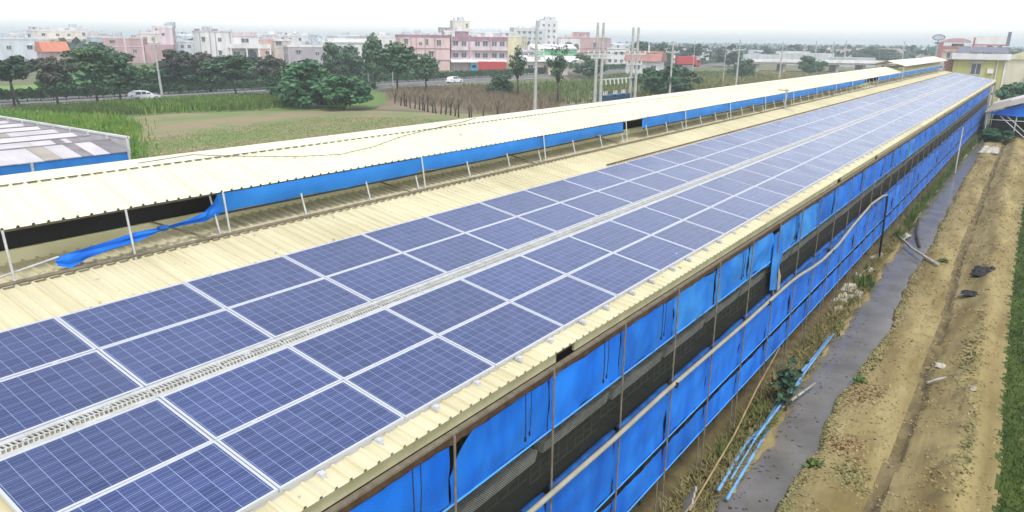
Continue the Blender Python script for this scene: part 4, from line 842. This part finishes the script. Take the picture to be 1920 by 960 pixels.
MB().box(-4.6,4.6,4,15,0,2.0).build('dark_inside', 'inner', r2)
# ------------------------------------------------------------------ utility poles
def upole(label, x, y, h, arms=(), name='utility_pole', r=.21, rz=0, extras=0, group='concrete power poles'):
    t = thing(name, label, 'utility pole', (x, y, 0), rz, group)
    MB().tube([(0,0,-.1),(0,0,h)], [r,r*.62], 10).build('pole_shaft', 'pole', t)
    for z, w_ in arms:
        a = MB().box(-w_/2,w_/2,-.09,.09,z-.09,z+.09).build('crossarm', 'galv', t)
        n = max(2, int(w_/.7))
        for k in range(n):
            xx = -w_/2+.1+k*(w_-.2)/(n-1); MB().tube([(xx,0,z+.06),(xx,0,z+.16),(xx,0,z+.26),(xx,0,z+.34)], [.04,.075,.06,.03], 7).build('insulator', 'ceramic', a)
        MB().tube([(-w_*.3,.07,z),(0,.12,z-.55)], .025, 5).tube([(w_*.3,.07,z),(0,.12,z-.55)], .025, 5).build('arm_brace', 'galv', t)
    for k in range(extras): MB().tube([(.32,.1+.0*k,h*.62+k*.75),(.32,.1,h*.62+k*.75+.55)], .16, 8).build('cable_box', 'ceramic' if k % 2 else 'galv', t)
    return t
RY = math.radians(20)
upole('foremost concrete power pole with bolted crossarms left of the transformers', -38.5, 69.7, 11.4, ((8.1,1.9),(7.5,2.0)), rz=RY, extras=2)
upole('concrete power pole with crossarm just right of the bright green bush', -42, 115.8, 9.4, ((7.6,2.2),(8.9,1.6)), rz=RY, extras=3)
upole('concrete power pole with a single wide crossarm, second right of the transformers', -40.7, 144.9, 9.8, ((7.9,2.4),), rz=RY)
upole('slim power pole with a dark box standing before the elevated road', -45.9, 192.4, 9.5, ((7.2,1.8),(5.4,1.4)), rz=RY, extras=1)
upole('hazy power pole in front of the pink factory, left one', -52.3, 251.9, 10.2, ((8.5,2.2),), rz=RY, r=.25)
upole('hazy power pole in front of the pink factory, middle one', -56.4, 293.8, 10.2, ((8.8,2.4),), rz=RY, r=.25)
upole('hazy power pole at the right end of the pink factory', -59.6, 329.9, 10.6, ((9.2,2.6),), rz=RY, r=.3)
upole('hazy lone power pole midway to the oval sign', -33.5, 297.2, 10.4, ((9.0,2.4),), rz=RY, r=.24)
upole('dark slim pole left of the wide crossarm pole', -52, 168.8, 9.4, ((8.6,1.5),), rz=RY, r=.13)
upole('dark slim pole above the red container lorry', -66, 184.6, 9.5, ((8.8,1.4),), rz=RY, r=.13)
p = upole('pale leaning road pole right of the white hatchback car', -105.6, 62.3, 9.2, ((8.0,1.2),), rz=RY, r=.2); p.rotation_euler[1] = -.035
upole('slender pale lamp pole against the tall narrow casuarina', -96.6, 98.8, 10, ((9.6,1.0),), rz=RY, r=.12, group='slender road poles')
upole('short pale pole above the lower round bush', -109.2, 103.4, 6.6, ((6.3,.8),), rz=RY, r=.12, group='slender road poles')
upole('thin pale pole between the casuarina and the feathery tree', -99.0, 107.8, 7.2, ((6.9,.8),), rz=RY, r=.10, group='slender road poles')
t = thing('transformer_station', 'paired concrete poles carrying crossarms and three dark blue transformers', 'transformer', (-37.7, 88.1, 0))
for y0, h in ((-5.0, 11.5), (5.0, 11.1)):
    for s in (-1, 1): MB().tube([(s*.36*.8,y0+s*.36*.6,-.1),(s*.36*.8,y0+s*.36*.6,h)], [.23,.16], 10).build('pole_shaft', 'pole', t)
    for z, w_ in ((7.6,3.2),(6.2 if y0 > 0 else 7.2,2.2)):
        a = MB().add([(sx*w_/2*.8+ox, y0+sx*w_/2*.6+oy, z+dz) for dz in (-.11,.11) for sx in (-1,1) for ox, oy in ((-.07,.1),(.07,-.1))], [(0,1,3,2),(4,6,7,5),(0,2,6,4),(1,5,7,3),(0,4,5,1),(2,3,7,6)]).build('crossarm', 'galv', t)
        for k in range(5):
            u = (k-2)/2*w_/2*.9; MB().tube([(u*.8,y0+u*.6,z+.07),(u*.8,y0+u*.6,z+.2),(u*.8,y0+u*.6,z+.42)], [.05,.10,.04], 7).build('insulator', 'ceramic', a)
    for s in (-1, 1): MB().tube([(s*.95*.8,y0+s*.95*.6,7.5),(s*.15,y0+s*.12,6.2)], .06, 6).build('arm_brace', 'galv', t)
MB().box(-.06,.06,-5,5,4.35,4.5).build('beam', 'galv', t); MB().box(-.06,.06,-5,5,.85,1.05).build('platform', 'galv', t)
for k in range(6): MB().tube([(.1,-3.2+k*1.15,4.36),(.12,-3.05+k*1.15,3.75)], .10, 7).build('fuse', 'ceramic', t)
for k, y0 in enumerate((-3.0,-.2,2.2)):
    x_ = MB().box(-.62,.62,y0-.85,y0+.85,1.06,2.3).build('transformer_tank', 'xfmr', t); MB().box(-.70,.70,y0-.93,y0+.93,2.3,2.42).build('lid', 'xfmr', x_)
    for j in range(7): MB().box(.62,.74,y0-.75+j*.24,y0-.70+j*.24,1.2,2.2).build('cooling_fin', 'xfmr', x_)
    for j in (-1,0,1): MB().tube([(0,y0+j*.45,2.42),(0,y0+j*.45,2.9)], [.07,.05], 6).build('bushing', 'ceramic', x_)
def wire(label, a, b, sag, group='overhead wires'):
    a = Vector(a); b = Vector(b); o = thing('overhead_wires', label, 'wires', a, 0, group)
    for k, d in enumerate((-.8, 0, .8)):
        pts = [(b-a)*u + Vector((d*.9, d*.3, -sag*4*u*(1-u)+(.5 if k == 1 else 0))) for u in np.linspace(0,1,11)]
        MB().tube(pts, .02, 4).build('wire', 'black', o)
wire('wires strung from the foremost power pole to the transformers', (-38.5,69.7,8.4), (-37.7,83,7.9), .3)
wire('wires strung between the two pairs of transformer poles', (-37.7,83.1,7.9), (-37.7,93,7.9), .2)
wire('wires from the transformers to the pole by the green bush', (-37.7,93,7.9), (-42,115.8,8), .4)
wire('wires from the bush pole to the wide crossarm pole', (-42,115.8,8), (-40.7,144.9,8.2), .5)
wire('wires from the wide crossarm pole to the slim boxed pole', (-40.7,144.9,8.2), (-45.9,192.4,7.5), .7)
# ------------------------------------------------------------------ vehicles
def car(label, x, y, rz, L_=4.3, H=1.5):
    t = thing('parked_car' if False else 'car', label, 'car', (x, y, 0), rz, 'white cars on the road')
    k = L_/4.3
    low = [(-2.15,.35),(-2.12,.80),(-1.95,.95),(-.75,.98),(1.0,.92),(1.85,.82),(2.1,.65),(2.15,.35),(1.75,.25),(-1.8,.25)]
    b = MB().prism([(p*k, z) for p, z in low], 'y', -.86, .86).build('body', 'car_white', t)
    cab = [(-2.0,.94),(-1.72,1.32),(-1.2,H-.02),(-.2,H),(.35,H-.06),(1.15,.92)]
    vs = [(p*k, s*(.80 if z < 1 else .64), z) for s in (-1,1) for p, z in cab]; n = len(cab)
    c_ = MB().add(vs, [tuple(range(n)), tuple(range(n,2*n))[::-1]]+[(i,i+n,i+1+n,i+1) for i in range(n-1)]+[(n-1,2*n-1,n,0)]).build('cabin', 'car_white', t)
    for s in (-1, 1):
        for a_, b__ in ((-1.55,-.72),(-.62,.02),(.10,.72)):
            zt = 1.36 if a_ < .05 else 1.28; dx_ = -.22 if a_ > .05 else 0
            yb, yt = s*.805, s*.685
            MB().add([(a_*k,yb,1.0),(b__*k,yb,1.0),((b__+dx_)*k,yt,zt),((a_+(.12 if a_ < -1 else 0))*k,yt,zt)], [(0,1,2,3)]).build('side_window', 'car_glass', c_)
        for xx in (-1.3, 1.32):
            w_ = MB().tube([(xx*k,s*.66,.32),(xx*k,s*.885,.32)], .32, 16).build('wheel', 'tyre', t); MB().tube([(xx*k,s*.87,.32),(xx*k,s*.90,.32)], .19, 12).build('rim', 'galv', w_)
        MB().box(2.02*k,2.14*k,s*.62-.16,s*.62+.16,.62,.76).build('headlight', 'ceramic', t); MB().box(-2.15*k,-2.05*k,s*.66-.14,s*.66+.14,.72,.92).build('tail_light', 'truck_red', t)
    MB().add([(.46*k,-.60,H-.07),(1.10*k,-.74,.95),(1.10*k,.74,.95),(.46*k,.60,H-.07)], [(0,1,2,3)]).build('windscreen', 'car_glass', c_, loc=(.03,0,.02))
    MB().add([(-1.30*k,-.58,H-.06),(-1.74*k,-.64,1.28),(-1.74*k,.64,1.28),(-1.30*k,.58,H-.06)], [(0,1,2,3)]).build('rear_window', 'car_glass', c_, loc=(-.03,0,.02))
    return t
car('white hatchback car on the road beside the dense dark tree', -98.6, 55.6, math.radians(88))
car('white car farther right on the road, above the dry brush', -92.5, 124, math.radians(95), 4.2, 1.45).location.x = -96.2
def lorry(label, x, y, rz, L_, cabm, boxm, h=3.6):
    t = thing('lorry', label, 'lorry', (x, y, 0), rz, 'lorries by the road')
    MB().box(-L_/2,L_/2-2.2,-1.2,1.2,1.1,h).build('cargo_box', boxm, t)
    cg = t.children[0]
    for k in range(int((L_-2.4)/.5)): MB().box(-L_/2+.1+k*.5,-L_/2+.2+k*.5,-1.24,-1.2,1.15,h-.05).box(-L_/2+.1+k*.5,-L_/2+.2+k*.5,1.2,1.24,1.15,h-.05).build('rib', boxm, cg)
    c_ = MB().prism([(L_/2-2.1,.6),(L_/2,.6),(L_/2,1.6),(L_/2-.3,2.7),(L_/2-2.1,2.7)], 'y', -1.15, 1.15).build('cab', cabm, t)
    for s in (-1,1): MB().box(L_/2-1.6,L_/2-.5,s*1.16-.01,s*1.16+.01,1.6,2.4).build('side_window', 'car_glass', c_)
    MB().box(-L_/2,L_/2-2.2,-1.0,1.0,.75,1.09).build('chassis', 'black', t)
    for xx in (-L_/2+1,-L_/2+2.2,L_/2-1):
        for s in (-1,1): MB().tube([(xx,s*.75,.5),(xx,s*1.12,.5)], .5, 14).build('wheel', 'tyre', t)
lorry('red container lorry on the road right of the power pole', -103, 270, math.radians(60), 11, 'truck_red', 'truck_red', 4.0)
lorry('red box lorry with teal cab parked before the pink apartments', -119.4, 166.5, math.radians(218), 10, 'truck_blue', 'truck_red', 3.3)
# ------------------------------------------------------------------ canal side clutter
def stick(name, label, cat, pts, r, m, group=None, n=8):
    o = Vector(pts[0]); ob = MB().tube([Vector(p)-o for p in pts], r, n).build(name, m, None, True); ob.location = o; return tag(ob, label, cat, group)
GP = 'blue pipes beside the canal'
stick('blue_pipe', 'thick pale blue pipe nearest the barn, lowest in the bundle', 'pipe', [(5.10,11.8,.05),(4.98,14.0,.10),(5.05,15.2,.10)], .04, 'pvc', GP)
stick('blue_pipe', 'thick pale blue pipe lying along the water edge at the near end', 'pipe', [(5.32,11.75,-.05),(5.22,14.4,.06),(5.20,15.0,.08)], .04, 'pvc', GP)
stick('blue_pipe', 'long thin blue pipe running up the middle of the bundle', 'pipe', [(5.12,14.1,.18),(5.12,16.9,.20),(5.10,19.4,.18),(5.08,22.3,.16)], .035, 'pvc', GP)
stick('blue_pipe', 'thin blue pipe crossing beside the dark weed', 'pipe', [(5.06,14.6,.12),(5.10,17.0,.14),(5.16,18.2,.15)], .035, 'pvc', GP)
stick('blue_pipe', 'blue pipe at the far end of the bundle', 'pipe', [(5.0,18.8,.13),(5.05,20.5,.14),(5.03,22.0,.14)], .05, 'pvc', GP)
stick('blue_pipe', 'short pale pipe sticking out over the water past the dark weed', 'pipe', [(5.14,16.3,.10),(5.46,18.5,.02)], .035, 'plank', GP)
stick('blue_pipe', 'thin blue pipe slung between the two thick near pipes', 'pipe', [(5.2,12.3,.10),(5.1,14.5,.16),(5.02,16.6,.2)], .025, 'pvc', GP)
stick('bamboo_pole', 'long brown bamboo pole leaning up towards the barn wall', 'pole', [(4.97,10.5,.25),(4.8,13.5,.45),(4.62,15.7,.75),(4.5,18.0,1.05)], .022, 'bamboo')
stick('bamboo_pole', 'short bamboo pole lying under the long leaning one', 'pole', [(5.02,12.6,.08),(4.86,15.5,.12)], .028, 'bamboo')
stick('timber_pole', 'grey pole lying across the canal behind the debris', 'pole', [(4.4,38.3,.22),(5.6,35.8,.10),(6.9,33.3,.18)], .06, 'plank')
stick('timber_pole', 'dark pole lying half in the canal beside the grey one', 'pole', [(4.95,42.8,.15),(5.3,39.5,.02),(5.75,37.2,-.1)], .06, 'bark')
stick('prop_pole', 'pale prop leaning against the far barn curtains', 'pole', [(4.95,62.0,-.02),(4.62,66.5,3.0)], .05, 'plank')
def crumple(name, label, cat, x, y, sx, sy, hz, m, seed, group=None, n=9, z=None, rz=0):
    vs = []
    for i in range(n):
        for j in range(n):
            u, v = i/(n-1)-.5, j/(n-1)-.5; e = 1-.25*abs(noise.noise((u*3+seed, v*3, 5.)))
            hh = hz*(.25+.75*abs(noise.noise((u*5+seed*3, v*5, seed)))*2)*(1-(2*max(abs(u),abs(v)))**4)
            vs.append((u*sx*e+.1*sx*noise.noise((v*4,seed,1.)), v*sy*e+.1*sy*noise.noise((u*4,seed,2.)), hh))
    q = MB().add(vs, [(i*n+j,(i+1)*n+j,(i+1)*n+j+1,i*n+j+1) for i in range(n-1) for j in range(n-1)])
    zz = float(ground_h([x],[y])[0]) if z is None else z
    o = q.build(name, m, None, False, loc=(x,y,zz+.01), rot=(0,0,rz)); return tag(o, label, cat, group)
GF = 'pale sacking dumped beside the barn'
for i, (x, y, a, b, h, lab) in enumerate([(4.50,26.6,.55,1.0,.22,'crumpled pale sack nearest the water, front of the dumped heap'),(4.45,28.0,.5,.9,.26,'crumpled pale sack in the middle of the dumped heap'),(4.85,27.4,.35,1.0,.14,'thin pale strip of sacking lying towards the water'),(4.42,29.8,.4,.8,.22,'small pale sack at the back of the dumped heap'),(4.6,31.0,.4,.7,.18,'pale rag behind the dumped sacks'),(4.8,38.6,.5,1.4,.2,'white plastic sheet on the bank at the canal bend'),(4.5,33.6,.35,.9,.16,'pale rag below the black downpipe'),(5.0,60.5,.5,1.2,.2,'white sheet lying by the far canal edge'),(4.6,25.3,.3,.5,.15,'small pale rag just in front of the dumped heap')]):
    crumple('dumped_sack', lab, 'sack', x, y, a, b, h, 'foam', i+1.3, GF, rz=random.uniform(-.5,.5))
crumple('black_sheet', 'crumpled black plastic sheet on the earth bank', 'plastic sheet', 8.62, 33.2, .9, 1.6, .2, 'black', 21.)
crumple('black_sheet', 'narrow black strip of plastic below the larger black sheet', 'plastic sheet', 8.5, 29.6, .9, .5, .14, 'black', 25.)
crumple('white_rag', 'small white rag on the crest of the earth bank', 'rag', 8.22, 22.1, .3, .4, .08, 'foam', 23.)
crumple('white_rag', 'small curled white scrap on the right of the bank', 'rag', 9.15, 19.8, .16, .3, .08, 'foam', 26.)
crumple('pale_stone', 'pale rubble heap at the far end of the canal', 'rubble', 6.3, 78, 1.6, 5, .45, 'foam', 27.)
stick('driftwood', 'weathered forked stick lying on the bank', 'stick', [(8.05,20.25,.12),(8.28,20.6,.16),(8.45,20.75,.2)], .035, 'plank')
t = thing('grey_board', 'weathered grey board standing at the bottom edge by the barn', 'board', (4.72, 10.75, 0), .35)
for k in range(3): MB().box(-.02+.0*k,.02,-.24+k*.165,-.085+k*.165,0,.42+.05*k).build('plank', 'plank', t, rot=(0,.5,0))
# dark weed standing in the water edge
t = thing('dark_weed', 'dark leafy weed growing out of the canal edge', 'plant', (5.22, 16.5, -.05))
q = MB().tube([(0,0,0),(-.06,.02,.5),(-.14,.06,1.1)], [.035,.025,.012], 6); q.build('stem', 'bark', t)
V, Fc = leaf_cards(np.random.default_rng(3).normal(size=(260,3))*np.array([.16,.2,.28])+np.array([-.1,.04,.75]), .11, seed=4); obj('leaves', rawmesh('leaves', V, Fc, 'leaf_dark'), t)
for i, (x, y, lab) in enumerate([(6.46,19.3,'small green weed at the water edge halfway along the bank'),(6.5,14.1,'small green weed at the near water edge'),(7.0,34.5,'small dark weed on the flat of the far bank')]):
    V, Fc = leaf_cards(np.random.default_rng(i+30).normal(size=(70,3))*np.array([.09,.10,.04])+np.array([0,0,.07]), .08, seed=4+i)
    tag(obj('weed_tuft', rawmesh('weed_tuft', V, Fc, 'weed'), None, (x, y, float(ground_h([x],[y])[0]))), lab, 'weed', 'single weeds on the bank')
# litter, straw and weeds nobody could count
def on_ground(P): P = P.copy(); P[:,2] = ground_h(P[:,0], P[:,1]); return P
r_ = np.random.default_rng(12)
n_ = 15000; yy = 9+66*r_.random(n_)**1.9; xx = ip(RB, yy)+.05+r_.random(n_)*(ip(GS, yy)-ip(RB, yy)); kk = fbm(xx, yy, .9, 5.) + .5*fbm(xx, yy, 3., 6.) > -.12; xx = xx[kk]; yy = yy[kk]; n_ = len(xx); P = on_ground(np.column_stack([xx, yy, 0*xx])); P[:,2] += .012
s_ = .025+.055*r_.random(n_)**2+ (yy-9)*.0012; V, Fc = leaf_cards(P, s_, up=1.6, seed=13, aspect=1.0)
struct(obj('straw_litter', rawmesh('straw_litter', V, Fc, 'straw')), 'stuff')
n_ = 5000; yy = 10+50*r_.random(n_)**1.7; xx = ip(RB, yy)-.02+.16*np.abs(r_.normal(size=n_)); P = on_ground(np.column_stack([xx, yy, 0*xx])); P[:,2] += .015
V, Fc = leaf_cards(P, .03+.05*r_.random(n_), up=1.5, seed=14, aspect=1.2); struct(obj('shore_litter', rawmesh('shore_litter', V, Fc, 'grass_dry')), 'stuff')
n_ = 22000; yy = 8+75*r_.random(n_)**1.8; xx = 4.42+r_.random(n_)*(ip(LB, yy)-4.40); P = on_ground(np.column_stack([xx, yy, 0*xx]))
grass('bank_straw', 'grass_dry', P, .04, .22, .03, 15, .9)
n_ = 9000; yy = 27+62*r_.random(n_); xx = 4.5+r_.random(n_)*(ip(LB, yy)-4.45); cl = fbm(xx, yy, .5, 2.)+.012*(yy-38); P = np.column_stack([xx, yy, 0*xx])[cl > -.05]
grass('canal_weeds', 'weed', on_ground(P), .15, .55, .05, 16, .4)
n_ = 1500; yy = 13+14*r_.random(n_); xx = 4.5+r_.random(n_)*.7; cl = fbm(xx, yy, .9, 7.); P = np.column_stack([xx, yy, 0*xx])[cl > .12]
grass('wall_weeds', 'weed', on_ground(P), .10, .35, .04, 17, .5)
n_ = 9000; yy = 9+50*r_.random(n_)**1.6; xx = ip(GS, yy)+.04+.5*r_.random(n_); P = on_ground(np.column_stack([xx, yy, 0*xx]))
grass('strip_grass', 'green_strip', P, .03, .10, .02, 18, .5)
for i, (m_, spots) in enumerate((('bamboo', ((6.75,18.6,.5,.9),(6.9,15.4,.4,.6),(5.4,20.6,.25,.7),(4.8,24,.3,1.6),(6.3,24.5,.3,2.))), ('grass_dry', ((7.3,14.2,.45,.6),(6.5,21.2,.2,1.2),(8.9,23,.3,2.5),(9.3,17,.2,3.))))):
    Q = np.concatenate([np.random.default_rng(i*9+j).normal(size=(420,2))*np.array([a,b])*.5+np.array([x,y]) for j, (x,y,a,b) in enumerate(spots)]); P = on_ground(np.column_stack([Q, np.zeros(len(Q))])); P[:,2] += .018
    V, Fc = leaf_cards(P, .03+.06*np.random.default_rng(i).random(len(P)), up=1.2, seed=60+i, aspect=1.6); struct(obj('fallen_leaves' if i == 0 else 'pale_chaff', rawmesh('litter', V, Fc, m_)), 'stuff')
n_ = 500; yy = 11+50*r_.random(n_)**1.5; xx = ip(LB, yy)+.15+r_.random(n_)*(ip(RB, yy)-ip(LB, yy)-.25)*r_.random(n_); V, Fc = leaf_cards(np.column_stack([xx, yy, np.full(n_, -.155)]), .02+.07*r_.random(n_)**3, up=6, seed=77, aspect=1.8); struct(obj('floating_litter', rawmesh('floating_litter', V, Fc, 'bark')), 'stuff')
# distant woods and town on the plain
n_ = 900; r_ = np.random.default_rng(44); dist = 330+2600*r_.random(n_)**1.6; az = -1.35+1.75*r_.random(n_)
C = []
for d, a in zip(dist, az):
    cx_, cy_ = CAMX+d*math.sin(a), CAMY+d*math.cos(a)
    if cx_ > -130 and d < 420 and cx_ < -10: continue
    k = 40; ww = 5+9*r_.random()+d*.006; hh = 4+4.0*r_.random(); C.append(np.column_stack([cx_+r_.normal(size=k)*ww, cy_+r_.normal(size=k)*ww*.6, hh*np.abs(r_.random(k))]))
C = np.concatenate(C); V, Fc = leaf_cards(C, 3.2, up=.1, seed=45); struct(obj('distant_woods', rawmesh('distant_woods', V, Fc, 'leaf_far')), 'stuff')
q = MB()
for k in range(260):
    d = 345+900*r_.random()**1.5; a = -1.25+1.55*r_.random(); x, y = CAMX+d*math.sin(a), CAMY+d*math.cos(a); ww, hh = 5+9*r_.random(), 3+4*r_.random(); q.box(x-ww,x+ww,y-5,y+5,0,hh+((3.2 if d < 600 else 2) if a < -.62 else 0), int(r_.integers(0,4)))
struct(q.build('distant_town', ['w_white','w_greyblue','w_tan','w_grey']), 'stuff')
# ------------------------------------------------------------------ haze: one closed box of air
hz = MB().box(-8900,8900,-8900,8900,-1.5,24).build('haze', 'w_white'); hz.data.materials.clear()
hm_ = bpy.data.materials.new('haze_air'); hm_.use_nodes = True; t_ = hm_.node_tree
for n in list(t_.nodes):
    if n.type != 'OUTPUT_MATERIAL': t_.nodes.remove(n)
pvn = t_.nodes.new('ShaderNodeVolumePrincipled'); pvn.inputs['Color'].default_value = (.84,.92,1.0,1); pvn.inputs['Density'].default_value = .0007; pvn.inputs['Anisotropy'].default_value = .2
t_.links.new(pvn.outputs[0], t_.nodes['Material Output'].inputs['Volume']); hz.data.materials.append(hm_); struct(hz, 'stuff')
